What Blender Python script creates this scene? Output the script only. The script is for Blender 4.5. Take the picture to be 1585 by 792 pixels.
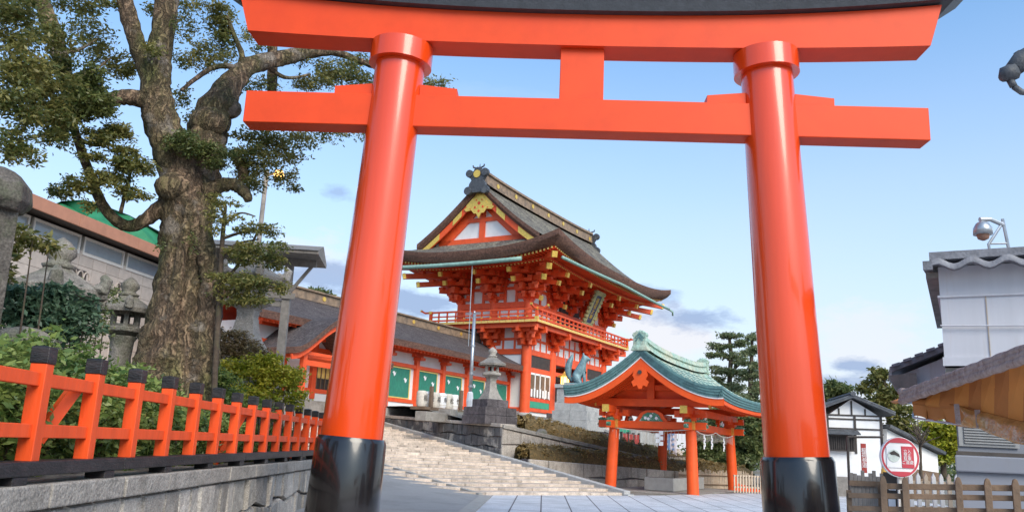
import bpy, math, random
import numpy as np
from mathutils import Vector, Matrix
R_ = math.radians
random.seed(7); rng = np.random.default_rng(11)
for o in list(bpy.data.objects): bpy.data.objects.remove(o)
sc = bpy.context.scene; COL = sc.collection

# ------------------------------------------------------------------ camera
F_, CX, CY = 1299.0, 792.0, 396.0
def nrm(v): v = np.array(v, float); return v/np.linalg.norm(v)
_up = nrm([253, -5716, F_]); _f = np.array([48, 297, F_]); _f = nrm(_f-_up*_f.dot(_up)); _x = np.cross(_f, _up)
if _x[0] < 0: _x = -_x
RM = np.array([_x, _f, _up]); CAM = np.array([0, 0, 1.45])
def ray(px, py): return RM@np.array([(px-CX)/F_, (py-CY)/F_, 1.])
def at(px, py, D):            # point seen at photo position (px,py) at ground distance D from the camera
    r = ray(px, py); return CAM+r*(D/math.hypot(r[0], r[1]))
def atz(px, py, z): r = ray(px, py); return CAM+r*((z-CAM[2])/r[2])
cam = bpy.data.objects.new('camera', bpy.data.cameras.new('camera')); COL.objects.link(cam)
xa, ya, za = RM@np.array([1, 0, 0]), RM@np.array([0, -1, 0]), RM@np.array([0, 0, -1])
cam.matrix_world = Matrix([[xa[0], ya[0], za[0], CAM[0]], [xa[1], ya[1], za[1], CAM[1]], [xa[2], ya[2], za[2], CAM[2]], [0, 0, 0, 1]])
cam.data.sensor_width = 36; cam.data.lens = 36*F_/1585; cam.data.clip_end = 5000; cam.data.clip_start = .05
sc.camera = cam

# ------------------------------------------------------------------ light
SUN_EL, SUN_AZ = 38, 148      # azimuth clockwise from +Y (the way ahead)
sun = bpy.data.objects.new('sun', bpy.data.lights.new('sun', 'SUN')); COL.objects.link(sun)
sun.data.energy = 2.5; sun.data.angle = R_(35); sun.data.color = (1, .87, .72)
sd = Vector((math.sin(R_(SUN_AZ))*math.cos(R_(SUN_EL)), math.cos(R_(SUN_AZ))*math.cos(R_(SUN_EL)), math.sin(R_(SUN_EL))))
sun.rotation_euler = sd.to_track_quat('Z', 'Y').to_euler()
w = bpy.data.worlds.new('World'); sc.world = w; w.use_nodes = True
wn, wl = w.node_tree.nodes, w.node_tree.links; wn.clear()
def N(t, nodes=wn, **k):
    n = nodes.new(t)
    for a, b in k.items(): setattr(n, a, b)
    return n
sky = N('ShaderNodeTexSky', sky_type='NISHITA', sun_disc=False, sun_elevation=R_(SUN_EL), sun_rotation=R_(SUN_AZ), air_density=1.0, dust_density=1.2, ozone_density=1.6, altitude=100)
geo = N('ShaderNodeTexCoord'); D_ = geo.outputs['Generated']
def vm(op, a, b=None):
    n = N('ShaderNodeVectorMath', operation=op); wl.new(a, n.inputs[0])
    if b is not None:
        if isinstance(b, (tuple, list)): n.inputs[1].default_value = b
        else: wl.new(b, n.inputs[1])
    return n
def mth(op, a, b=None, clamp=False):
    n = N('ShaderNodeMath', operation=op, use_clamp=clamp)
    for i, v in enumerate((a, b)):
        if v is None: continue
        if isinstance(v, (int, float)): n.inputs[i].default_value = v
        else: wl.new(v, n.inputs[i])
    return n.outputs[0]
def mixc(fac, a, b, nodes=wn, links=wl):
    n = nodes.new('ShaderNodeMix'); n.data_type = 'RGBA'
    for s, v in ((n.inputs[0], fac), (n.inputs[6], a), (n.inputs[7], b)):
        if isinstance(v, (int, float)): s.default_value = v
        elif isinstance(v, (tuple, list)): s.default_value = (*v[:3], 1)
        else: links.new(v, s)
    return n.outputs[2]
sep = N('ShaderNodeSeparateXYZ'); wl.new(D_, sep.inputs[0])
zz = sep.outputs[2]
# pale bank of thin high haze low in the sky
hz = mth('SUBTRACT', 1.0, mth('MULTIPLY', mth('MAXIMUM', zz, 0.0), 1.9), True)
hz = mth('POWER', hz, 1.25)
nz = N('ShaderNodeTexNoise'); nz.inputs['Scale'].default_value = 2.2; nz.inputs['Detail'].default_value = 5
stretch = vm('MULTIPLY', D_, (1, 1, 3.2)); wl.new(stretch.outputs[0], nz.inputs['Vector'])
veil = mth('MULTIPLY', hz, mth('ADD', 0.82, mth('MULTIPLY', nz.outputs[0], .42)), True)
skyc = mixc(1.0, sky.outputs[0], (1, 1, 1)); skyc = sky.outputs[0]
hs = N('ShaderNodeHueSaturation'); hs.inputs['Saturation'].default_value = 0.95; hs.inputs['Value'].default_value = 1.0; wl.new(skyc, hs.inputs['Color'])
gain = N('ShaderNodeVectorMath', operation='MULTIPLY'); gain.inputs[1].default_value = (1.0, 1.42, 1.62); wl.new(hs.outputs[0], gain.inputs[0])
c = mixc(veil, gain.outputs[0], (4.75, 4.8, 5.15))
# separate grey blue clouds, each where it stands in the sky
n2 = N('ShaderNodeTexNoise'); n2.inputs['Scale'].default_value = 16; n2.inputs['Detail'].default_value = 8; n2.inputs['Roughness'].default_value = .62
st2 = vm('MULTIPLY', D_, (1, 1, 2.4)); wl.new(st2.outputs[0], n2.inputs['Vector'])
def cloud(c, px, py, wid, hei, colr, dens=1.0, thr=.45):
    d = nrm(ray(px, py)); ex = nrm([d[1], -d[0], 0]); ez = np.cross(ex, d)
    u = vm('DOT_PRODUCT', D_, tuple(ex/(wid/F_))).outputs['Value']; v = vm('DOT_PRODUCT', D_, tuple(ez/(hei/F_))).outputs['Value']
    f = vm('DOT_PRODUCT', D_, tuple(d)).outputs['Value']
    r2 = mth('ADD', mth('MULTIPLY', u, u), mth('MULTIPLY', v, v))
    m = mth('SUBTRACT', 1.0, mth('SQRT', r2))
    m = mth('ADD', m, mth('MULTIPLY', mth('SUBTRACT', n2.outputs[0], .5), 2.6))
    m = mth('MULTIPLY', mth('SUBTRACT', m, thr-.25), 1.7, True)
    m = mth('MULTIPLY', m, mth('GREATER_THAN', f, 0.0)); m = mth('MULTIPLY', m, dens)
    return mixc(m, c, colr)
WH, GB = (5.2, 5.1, 5.3), (1.95, 2.65, 4.1)
c = cloud(c, 1010, 520, 130, 60, WH, .8, .3); c = cloud(c, 1330, 520, 120, 60, WH, .5, .3)
c = cloud(c, 480, 400, 90, 70, WH, .5, .4)
for a in ((1080, 492, 92, 22, GB, .85, .3), (1000, 460, 80, 20, GB, .7, .35), (525, 296, 34, 17, GB, .65, .35), (500, 428, 100, 34, GB, .8, .3), (640, 470, 90, 26, GB, .85, .3),
          (1322, 567, 46, 12, GB, .85, .28), (1300, 590, 85, 20, GB, .75, .3), (700, 150, 160, 30, (2.8, 4.0, 5.4), .3, .3)): c = cloud(c, *a)
bg = N('ShaderNodeBackground'); bg.inputs['Strength'].default_value = 0.13; wl.new(c, bg.inputs['Color'])
wo = N('ShaderNodeOutputWorld'); wl.new(bg.outputs[0], wo.inputs[0])
sc.view_settings.view_transform = 'Standard'; sc.view_settings.look = 'None'; sc.view_settings.exposure = 0.46; sc.view_settings.gamma = 1
sc.render.engine = 'CYCLES'

# ------------------------------------------------------------------ materials
def mat(name, col, rough=.6, var=.18, scale=6, col2=None, fac2=.45, scale2=1.4, soft=.12, bump=0, bscale=30, metal=0, coat=0, stretch=(1, 1, 1), island=0, spec=.4, fine=0, fa=.35):
    m = bpy.data.materials.new(name); m.use_nodes = True; nt = m.node_tree; ns, ls = nt.nodes, nt.links
    p = ns['Principled BSDF']; tc = ns.new('ShaderNodeTexCoord'); mp = ns.new('ShaderNodeMapping'); mp.inputs['Scale'].default_value = stretch
    ls.new(tc.outputs['Object'], mp.inputs[0])
    n1 = ns.new('ShaderNodeTexNoise'); n1.inputs['Scale'].default_value = scale; n1.inputs['Detail'].default_value = 6; n1.inputs['Roughness'].default_value = .6; ls.new(mp.outputs[0], n1.inputs['Vector'])
    lo = tuple(x*(1-var) for x in col); hi = tuple(min(1, x*(1+var)) for x in col)
    rp = ns.new('ShaderNodeMapRange'); rp.inputs[1].default_value = .3; rp.inputs[2].default_value = .7; ls.new(n1.outputs[0], rp.inputs[0])
    c = mixc(rp.outputs[0], lo, hi, ns, ls)
    if col2:
        n2 = ns.new('ShaderNodeTexNoise'); n2.inputs['Scale'].default_value = scale2; n2.inputs['Detail'].default_value = 7; n2.inputs['Roughness'].default_value = .65; ls.new(mp.outputs[0], n2.inputs['Vector'])
        r2 = ns.new('ShaderNodeMapRange'); r2.inputs[1].default_value = 1-fac2-soft; r2.inputs[2].default_value = 1-fac2+soft; ls.new(n2.outputs[0], r2.inputs[0])
        c = mixc(r2.outputs[0], c, col2, ns, ls)
    if fine:
        n4 = ns.new('ShaderNodeTexNoise'); n4.inputs['Scale'].default_value = fine; n4.inputs['Detail'].default_value = 3; ls.new(tc.outputs['Object'], n4.inputs['Vector'])
        r4 = ns.new('ShaderNodeMapRange'); r4.inputs[1].default_value = .3; r4.inputs[2].default_value = .7; r4.inputs[3].default_value = 1-fa; r4.inputs[4].default_value = 1+fa; ls.new(n4.outputs[0], r4.inputs[0])
        vmn = ns.new('ShaderNodeVectorMath'); vmn.operation = 'SCALE'; ls.new(c, vmn.inputs[0]); ls.new(r4.outputs[0], vmn.inputs['Scale']); c = vmn.outputs[0]
    if island:
        g = ns.new('ShaderNodeNewGeometry'); r3 = ns.new('ShaderNodeMapRange'); r3.inputs[3].default_value = 1-island; r3.inputs[4].default_value = 1+island; ls.new(g.outputs['Random Per Island'], r3.inputs[0])
        vmn = ns.new('ShaderNodeVectorMath'); vmn.operation = 'SCALE'; ls.new(c, vmn.inputs[0]); ls.new(r3.outputs[0], vmn.inputs['Scale']); c = vmn.outputs[0]
    ls.new(c, p.inputs['Base Color']); p.inputs['Roughness'].default_value = rough; p.inputs['Metallic'].default_value = metal; p.inputs['Specular IOR Level'].default_value = spec
    if coat: p.inputs['Coat Weight'].default_value = coat; p.inputs['Coat Roughness'].default_value = .09
    if bump:
        nb = ns.new('ShaderNodeTexNoise'); nb.inputs['Scale'].default_value = bscale; nb.inputs['Detail'].default_value = 6; ls.new(mp.outputs[0], nb.inputs['Vector'])
        b = ns.new('ShaderNodeBump'); b.inputs['Strength'].default_value = bump; b.inputs['Distance'].default_value = .03; ls.new(nb.outputs[0], b.inputs['Height']); ls.new(b.outputs[0], p.inputs['Normal'])
    return m
def barkmat(name):
    m = mat(name, (.21, .14, .09), .95, .45, 7, (.095, .10, .03), .45, .9, soft=.13, stretch=(1.6, 1.6, .6), fine=34)
    nt = m.node_tree; ns, ls = nt.nodes, nt.links; p = ns['Principled BSDF']; src = p.inputs['Base Color'].links[0].from_socket
    tc = ns.new('ShaderNodeTexCoord'); nz_ = ns.new('ShaderNodeTexNoise'); nz_.inputs['Scale'].default_value = 4; ls.new(tc.outputs['Object'], nz_.inputs['Vector'])
    ad = ns.new('ShaderNodeVectorMath'); ad.operation = 'MULTIPLY_ADD'; ls.new(nz_.outputs['Color'], ad.inputs[0]); ad.inputs[1].default_value = (.35, .35, .35); ls.new(tc.outputs['Object'], ad.inputs[2])
    mp = ns.new('ShaderNodeMapping'); mp.inputs['Scale'].default_value = (1, 1, .16); ls.new(ad.outputs[0], mp.inputs[0])
    vo = ns.new('ShaderNodeTexNoise'); vo.inputs['Scale'].default_value = 17; vo.inputs['Detail'].default_value = 5; vo.inputs['Roughness'].default_value = .6; ls.new(mp.outputs[0], vo.inputs['Vector'])
    r = ns.new('ShaderNodeMapRange'); r.inputs[1].default_value = .38; r.inputs[2].default_value = .58; r.inputs[3].default_value = .42; r.inputs[4].default_value = 1.2; ls.new(vo.outputs[0], r.inputs[0])
    v = ns.new('ShaderNodeVectorMath'); v.operation = 'SCALE'; ls.new(src, v.inputs[0]); ls.new(r.outputs[0], v.inputs['Scale'])
    n5 = ns.new('ShaderNodeTexNoise'); n5.inputs['Scale'].default_value = 2.4; n5.inputs['Detail'].default_value = 8; ls.new(tc.outputs['Object'], n5.inputs['Vector'])
    r5 = ns.new('ShaderNodeMapRange'); r5.inputs[1].default_value = .58; r5.inputs[2].default_value = .68; ls.new(n5.outputs[0], r5.inputs[0])
    c = mixc(r5.outputs[0], v.outputs[0], (.27, .225, .18), ns, ls); ls.new(c, p.inputs['Base Color'])
    b = ns.new('ShaderNodeBump'); b.inputs['Strength'].default_value = 1; b.inputs['Distance'].default_value = .06; ls.new(r.outputs[0], b.inputs['Height']); ls.new(b.outputs[0], p.inputs['Normal']); return m
def leafmat(name, a, b, trans=.35):
    m = bpy.data.materials.new(name); m.use_nodes = True; ns, ls = m.node_tree.nodes, m.node_tree.links; p = ns['Principled BSDF']
    g = ns.new('ShaderNodeNewGeometry'); tc = ns.new('ShaderNodeTexCoord'); n1 = ns.new('ShaderNodeTexNoise'); n1.inputs['Scale'].default_value = 1.3; ls.new(tc.outputs['Object'], n1.inputs['Vector'])
    ad = ns.new('ShaderNodeMath'); ad.operation = 'MULTIPLY_ADD'; ls.new(n1.outputs[0], ad.inputs[0]); ad.inputs[1].default_value = 1.6; ad.inputs[2].default_value = -.8
    a2 = ns.new('ShaderNodeMath'); a2.operation = 'ADD'; a2.use_clamp = True; ls.new(ad.outputs[0], a2.inputs[0]); ls.new(g.outputs['Random Per Island'], a2.inputs[1])
    c = mixc(a2.outputs[0], a, b, ns, ls); ls.new(c, p.inputs['Base Color']); p.inputs['Roughness'].default_value = .42; p.inputs['Specular IOR Level'].default_value = .45
    t = ns.new('ShaderNodeBsdfTranslucent'); ls.new(c, t.inputs[0]); mx = ns.new('ShaderNodeMixShader'); mx.inputs[0].default_value = trans
    ls.new(p.outputs[0], mx.inputs[1]); ls.new(t.outputs[0], mx.inputs[2]); ls.new(mx.outputs[0], ns['Material Output'].inputs[0]); return m
def emis(name, col, s, base=(.8, .6, .3)):
    m = bpy.data.materials.new(name); m.use_nodes = True; p = m.node_tree.nodes['Principled BSDF']
    p.inputs['Base Color'].default_value = (*base, 1); p.inputs['Emission Color'].default_value = (*col, 1); p.inputs['Emission Strength'].default_value = s; return m
V = dict(
 verm_gloss=mat('vermilion_lacquer', (.76, .062, .006), .25, .05, 3, coat=.75, fine=0, bump=.14, bscale=7, stretch=(1, 1, .10)),
 verm=mat('vermilion_paint', (.74, .064, .010), .5, .07, 2.2, (.66, .05, .012), .32, .7, soft=.2, spec=.3, bump=.06, bscale=60),
 verm_t=mat('vermilion_tower', (.80, .10, .024), .5, .12, 3, (.66, .06, .015), .35, 2),
 verm_p=mat('vermilion_pavilion', (.82, .095, .012), .45, .10, 3),
 verm_f=mat('vermilion_fence', (.80, .085, .014), .5, .16, 5, bump=.15, bscale=25, stretch=(1, 1, .2)),
 red_d=mat('old_red_wood', (.72, .072, .02), .55, .25, 4),
 black_g=mat('black_lacquer', (.012, .010, .010), .22, .3, 5, coat=.6, bump=.05, bscale=8),
 black_w=mat('black_tarred_wood', (.016, .015, .016), .45, .4, 6, (.045, .035, .035), .4, 3, bump=.3, bscale=20, stretch=(1, 1, 3)),
 slate=mat('dark_roofing', (.055, .06, .07), .5, .2, 8, bump=.2),
 white=mat('white_plaster', (.80, .78, .76), .8, .06, 2, (.68, .65, .62), .3, 1.3),
 wwall=mat('weathered_white_wall', (.60, .59, .62), .75, .08, 1.2, (.50, .45, .42), .36, 1.3, soft=.1, stretch=(2.6, 2.6, .22)),
 gold=mat('gold_leaf', (.85, .55, .12), .38, .2, 12, metal=.55),
 yellow=mat('yellow_paint', (.80, .55, .16), .5, .1, 8),
 thatch=mat('cypress_bark_thatch', (.105, .092, .08), .95, .45, 9, (.26, .235, .17), .40, 1.3, soft=.2, bump=1, bscale=16, fine=8, fa=.65),
 thatch_edge=mat('cut_bark_edge', (.15, .075, .052), .9, .25, 5, (.07, .045, .04), .4, 1.5, bump=.6, bscale=20, stretch=(.5, .5, 12), fine=10, fa=.4),
 barkroof=mat('corridor_bark_roof', (.07, .056, .056), .95, .30, 20, (.10, .085, .082), .45, 2, bump=1, bscale=20, fine=12, fa=.55),
 ridge=mat('ridge_boards', (.26, .18, .12), .7, .3, 5, (.10, .08, .07), .4, 2),
 tile_d=mat('dark_tile', (.07, .075, .085), .55, .35, 8, (.16, .16, .16), .35, 2, bump=.3),
 copper=mat('green_copper', (.32, .46, .38), .6, .22, 7, (.50, .50, .37), .48, 1.2, bump=.15, bscale=20, fine=9),
 copper_d=mat('dark_copper_edge', (.10, .195, .195), .55, .30, 9, (.13, .27, .26), .42, 3, bump=.25, bscale=20),
 gutter=mat('verdigris_gutter', (.26, .42, .36), .6, .25, 6, (.16, .24, .22), .35, 3),
 green=mat('green_reed_blind', (.035, .215, .145), .75, .25, 3, (.03, .2, .15), .4, 1.2, stretch=(6, 6, 1.5), bump=.3, fine=55, fa=.18),
 greenp=mat('green_paint', (.05, .33, .20), .6, .1, 3),
 stone=mat('grey_granite', (.36, .325, .285), .85, .22, 7, (.18, .16, .13), .36, 1.8, bump=.8, bscale=20, island=.34, fine=60),
 stone_l=mat('light_step_granite', (.56, .46, .375), .85, .2, 5, (.30, .25, .20), .40, 2.2, bump=.45, bscale=25, island=.14, fine=50),
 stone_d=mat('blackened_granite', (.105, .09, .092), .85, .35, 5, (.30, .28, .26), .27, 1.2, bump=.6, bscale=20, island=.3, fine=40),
 stone_m=mat('lichened_stone', (.20, .18, .155), .9, .35, 6, (.085, .095, .055), .42, 1.8, bump=.9, bscale=18, fine=50),
 stone_w=mat('stained_retaining_stone', (.48, .42, .36), .9, .2, 4, (.22, .19, .17), .38, 1.5, bump=.6, bscale=18, stretch=(1.6, 1.6, .7), island=.22, fine=40),
 stone_s=mat('sooty_retaining_stone', (.12, .115, .115), .9, .3, 4, (.38, .35, .31), .42, 1.1, soft=.04, bump=.6, bscale=18, island=.15, fine=40),
 pale=mat('pale_pedestal_granite', (.44, .43, .41), .8, .16, 4, (.26, .26, .26), .36, 1.6, bump=.4, island=.08, fine=60),
 concrete=mat('building_blocks', (.46, .39, .34), .85, .1, 4, island=.10),
 cement=mat('grey_cement_kerb', (.34, .325, .30), .9, .12, 4, bump=.3),
 fascia=mat('terracotta_fascia', (.46, .21, .13), .6, .12, 2),
 glass=mat('window_glass', (.30, .34, .37), .12, .1, 2, spec=.8),
 frame=mat('pale_window_frame', (.62, .58, .53), .5, .05, 5),
 tarp=mat('green_tarpaulin', (.03, .21, .10), .7, .3, 1.5, (.02, .17, .07), .45, .7, bump=1, bscale=2),
 bark=barkmat('camphor_bark'),
 bark_d=mat('dark_branch_bark', (.085, .062, .045), .95, .3, 8, (.07, .08, .03), .35, 2, bump=.6, bscale=20),
 wood=mat('weathered_wood', (.19, .125, .08), .8, .3, 6, (.10, .07, .05), .4, 3, bump=.4, bscale=18, stretch=(1, 1, 1)),
 wood_g=mat('grey_wood', (.24, .215, .19), .8, .25, 6, bump=.4, bscale=20),
 wood_dk=mat('dark_timber', (.055, .045, .04), .7, .3, 6),
 paleWood=mat('pale_wood', (.56, .45, .34), .75, .15, 8),
 steel=mat('galvanised_steel', (.42, .44, .46), .38, .15, 6, metal=.7),
 bronze=mat('verdigris_bronze', (.17, .27, .29), .5, .3, 12, (.08, .13, .15), .4, 5, metal=.2),
 awning=mat('ochre_awning_cloth', (.56, .215, .045), .75, .1, 2),
 awn_d=mat('ochre_awning_dark_stripe', (.42, .15, .035), .75, .12, 2),
 awn_edge=mat('faded_awning_hem', (.34, .26, .23), .8, .25, 5, (.20, .11, .09), .42, 7, stretch=(3, 3, 3)),
 plastic=mat('clear_sheet', (.48, .24, .08), .16, .35, 9, (.62, .46, .28), .30, 6, bump=1.0, bscale=7, spec=.9),  # paler patches are highlights put into the sheet's colour
 greyblue=mat('grey_blue_panel', (.17, .18, .215), .6, .12, 3, (.13, .135, .15), .4, 1.5),
 louver=mat('grey_louvre', (.22, .22, .22), .55, .1, 6),
 red=mat('sign_red', (.50, .05, .07), .45, .06, 5), signw=mat('sign_white', (.78, .76, .76), .45, .04, 5),
 skyblue=mat('banner_blue', (.25, .38, .62), .8, .2, 5), pink=mat('banner_white', (.8, .72, .76), .8, .1, 5),
 redboard=mat('red_board', (.38, .05, .04), .6, .2, 4), paper=mat('white_paper', (.85, .83, .82), .8, .03, 4),
 navy=mat('plaque_dark_blue', (.05, .05, .12), .4, .3, 8), straw=mat('straw_barrel', (.62, .56, .48), .85, .15, 10),
 hcore=mat('brown_hedge_core', (.17, .11, .045), .95, .5, 14, (.07, .06, .03), .45, 9, bump=1, bscale=14),
 stone_b=mat('dark_old_stone', (.095, .082, .07), .9, .4, 5, (.07, .085, .04), .42, 2, bump=.9, bscale=14, fine=40),
 tile_l=mat('pale_grey_tile', (.20, .20, .22), .6, .3, 8, (.33, .33, .35), .4, 3, bump=.3),
 soil=mat('leafy_soil', (.10, .08, .05), .95, .4, 10, (.18, .13, .08), .4, 5, bump=.8),
)
leafA = leafmat('camphor_leaves', (.09, .125, .035), (.33, .29, .09), .5)
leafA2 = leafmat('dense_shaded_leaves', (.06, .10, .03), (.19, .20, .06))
leafG = leafmat('hedge_leaves', (.07, .14, .035), (.30, .37, .10))
leafY = leafmat('yellow_green_leaves', (.20, .27, .02), (.52, .46, .05))
leafR = leafmat('bronze_leaves', (.15, .10, .06), (.24, .19, .08))
leafB = leafmat('brown_clipped_hedge', (.20, .135, .045), (.42, .28, .10), .25)
leafP = leafmat('pine_needles', (.13, .19, .09), (.33, .35, .18), .45)
leafD = leafmat('far_evergreen_leaves', (.09, .14, .055), (.28, .30, .11), .45)
leafBg = leafmat('blue_green_leaves', (.03, .075, .045), (.12, .19, .11))

# ------------------------------------------------------------------ mesh helpers
class MB:
    def __init__(s): s.v = []; s.f = []
    def add(s, vs, fs):
        n = len(s.v); s.v += [tuple(map(float, p)) for p in vs]; s.f += [tuple(i+n for i in f) for f in fs]; return s
    def box(s, x0, x1, y0, y1, z0, z1):
        return s.add([(x0, y0, z0), (x1, y0, z0), (x1, y1, z0), (x0, y1, z0), (x0, y0, z1), (x1, y0, z1), (x1, y1, z1), (x0, y1, z1)],
                     [(0, 3, 2, 1), (4, 5, 6, 7), (0, 1, 5, 4), (1, 2, 6, 5), (2, 3, 7, 6), (3, 0, 4, 7)])
    def bar(s, p, q, w, h, upv=(0, 0, 1)):       # rectangular bar from p to q, w across, h along up
        p, q = np.array(p, float), np.array(q, float); d = nrm(q-p); u = np.array(upv, float)
        sx = np.cross(d, u)
        if np.linalg.norm(sx) < 1e-3: sx = np.cross(d, (1, 0, 0))
        sx = nrm(sx); sz = nrm(np.cross(sx, d)); vs = []
        for c in (p, q):
            for a, b in ((-1, -1), (1, -1), (1, 1), (-1, 1)): vs.append(c+sx*a*w/2+sz*b*h/2)
        return s.add(vs, [(3, 2, 1, 0), (4, 5, 6, 7), (0, 1, 5, 4), (1, 2, 6, 5), (2, 3, 7, 6), (3, 0, 4, 7)])
    def tube(s, pts, rad, n=10, cap=True, jit=0):
        pts = [np.array(p, float) for p in pts]; 
        if not hasattr(rad, '__len__'): rad = [rad]*len(pts)
        vs = []; prev = None
        for i, p in enumerate(pts):
            d = nrm(pts[min(i+1, len(pts)-1)]-pts[max(i-1, 0)])
            a = np.cross(d, (0, 0, 1)) if prev is None else prev-d*prev.dot(d)
            if np.linalg.norm(a) < 1e-3: a = np.cross(d, (1, 0, 0))
            a = nrm(a); b = np.cross(d, a); prev = a
            for k in range(n):
                t = 2*math.pi*k/n; r = rad[i]*(1+jit*(random.random()-.5)*2); vs.append(p+a*math.cos(t)*r+b*math.sin(t)*r)
        m = len(pts); fs = [(i*n+k, i*n+(k+1) % n, (i+1)*n+(k+1) % n, (i+1)*n+k) for i in range(m-1) for k in range(n)]
        if cap: fs += [tuple(range(n))[::-1], tuple((m-1)*n+k for k in range(n))]
        return s.add(vs, fs)
    def lathe(s, prof, c=(0, 0, 0), n=20, rot=0, sq=0):   # prof [(r,z)]; n=4 or 6 with rot gives square/hexagonal bodies
        vs = []
        for r, z in prof:
            for k in range(n):
                t = rot+2*math.pi*k/n; vs.append((c[0]+r*math.cos(t), c[1]+r*math.sin(t), c[2]+z))
        m = len(prof); fs = [(i*n+k, i*n+(k+1) % n, (i+1)*n+(k+1) % n, (i+1)*n+k) for i in range(m-1) for k in range(n)]
        fs += [tuple(range(n))[::-1], tuple((m-1)*n+k for k in range(n))]
        return s.add(vs, fs)
    def prism(s, poly, o, ux, uy, th):             # 2-D polygon extruded by vector th
        o, ux, uy, th = [np.array(a, float) for a in (o, ux, uy, th)]; n = len(poly)
        a = [o+ux*p[0]+uy*p[1] for p in poly]; b = [p+th for p in a]
        return s.add(a+b, [tuple(range(n))[::-1], tuple(range(n, 2*n))]+[(i, (i+1) % n, n+(i+1) % n, n+i) for i in range(n)])
    def grid(s, P, close=False):                  # P[i][j] points
        r, c_ = len(P), len(P[0]); return s.add([p for row in P for p in row], [(i*c_+j, i*c_+j+1, (i+1)*c_+j+1, (i+1)*c_+j) for i in range(r-1) for j in range(c_-1)])
    def build(s, name, m, parent=None, smooth=False, bevel=0, ang=None):
        me = bpy.data.meshes.new(name); me.from_pydata(s.v, [], s.f); me.validate(); me.update()
        me.materials.append(V[m] if isinstance(m, str) else m)
        if smooth: me.polygons.foreach_set('use_smooth', [True]*len(me.polygons))
        o = bpy.data.objects.new(name, me); COL.objects.link(o)
        if parent is not None: o.parent = parent
        if bevel:
            b = o.modifiers.new('bevel', 'BEVEL'); b.width = bevel; b.segments = 2; b.limit_method = 'ANGLE'; b.angle_limit = R_(40)
        if ang and smooth:
            try: me.set_sharp_from_angle(angle=R_(ang))
            except Exception: pass
        return o
def tag(o, label=None, cat=None, group=None, kind=None):
    if label: o['label'] = label
    if cat: o['category'] = cat
    if group: o['group'] = group
    if kind: o['kind'] = kind
    return o
def thing(name, label, cat, loc=(0, 0, 0), rz=0, group=None):
    o = bpy.data.objects.new(name, None); COL.objects.link(o); o.empty_display_size = .2
    o.location = tuple(loc); o.rotation_euler = (0, 0, rz); return tag(o, label, cat, group)
def struct(o): o['kind'] = 'structure'; return o
def copy_tree(o, parent=None):
    c = o.copy(); COL.objects.link(c); c.parent = parent
    for ch in [x for x in list(bpy.data.objects) if x.parent == o]: copy_tree(ch, c)
    return c
def rel(p, base): return np.array(p, float)-np.array(base, float)
def leaves(blobs, size, seed=0, flat=.0, aspect=.42):
    """blobs: (centre, (rx,ry,rz), n leaves, n clumps). Returns an object-less mesh of folded leaf quads."""
    g = np.random.default_rng(seed); P = []
    for c, r, n, k in blobs:
        d = g.normal(size=(k, 3)); d /= np.linalg.norm(d, axis=1)[:, None]; cc = d*(g.random((k, 1))**.45)*np.array(r)*.92
        idx = g.integers(0, k, n); sp = np.array(r)*(.9/max(1.6, k**.42)); spz = sp*np.array([1, 1, .7])
        P.append(np.array(c)+cc[idx]+g.normal(size=(n, 3))*spz*.78)
    P = np.concatenate(P); n = len(P)
    d = g.normal(size=(n, 3)); d[:, 2] = d[:, 2]*.6-.25; d /= np.linalg.norm(d, axis=1)[:, None]
    q = g.normal(size=(n, 3)); s = np.cross(d, q); s /= np.linalg.norm(s, axis=1)[:, None]; up = np.cross(s, d)
    L = (size*(.6+.8*g.random(n)))[:, None]; W = L*aspect
    vs = np.stack([P, P+d*L*.5+s*W*.5+up*W*.12, P+d*L, P+d*L*.5-s*W*.5+up*W*.12], 1).reshape(-1, 3)
    return vs
def leafobj(name, blobs, size, m, parent=None, seed=0, base=(0, 0, 0), aspect=.42):
    vs = leaves(blobs, size, seed, aspect=aspect)-np.array(base, float); n = len(vs)//4; me = bpy.data.meshes.new(name)
    me.vertices.add(4*n); me.vertices.foreach_set('co', vs.astype(np.float32).ravel()); me.loops.add(4*n); me.loops.foreach_set('vertex_index', np.arange(4*n, dtype=np.int32))
    me.polygons.add(n); me.polygons.foreach_set('loop_start', np.arange(0, 4*n, 4, dtype=np.int32)); me.polygons.foreach_set('loop_total', np.full(n, 4, dtype=np.int32))
    me.update(calc_edges=True); me.materials.append(m); o = bpy.data.objects.new(name, me); COL.objects.link(o)
    if parent is not None: o.parent = parent
    return o
def pxblob(px, py, rx, ry, D, n, k, ry3=None):        # foliage mass seen round (px,py), rx/ry in photo pixels, at distance D
    p = at(px, py, D); s = D/F_; return (p, (rx*s, (ry3 or rx*.8)*s, ry*s), n, k)
def skin(name, pts, edges, rad, m, parent, sub=2):
    me = bpy.data.meshes.new(name); me.from_pydata([tuple(map(float, p)) for p in pts], edges, []); o = bpy.data.objects.new(name, me); COL.objects.link(o)
    md = o.modifiers.new('s', 'SKIN'); md.use_smooth_shade = True
    for v, r in zip(me.skin_vertices[0].data, rad): v.radius = (r, r)
    me.skin_vertices[0].data[0].use_root = True
    sb = o.modifiers.new('u', 'SUBSURF'); sb.levels = sub; sb.render_levels = sub
    dg = bpy.context.evaluated_depsgraph_get(); nm = bpy.data.meshes.new_from_object(o.evaluated_get(dg)); o.modifiers.clear(); o.data = nm
    nm.materials.clear(); nm.materials.append(V[m] if isinstance(m, str) else m); o.parent = parent; return o
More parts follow.
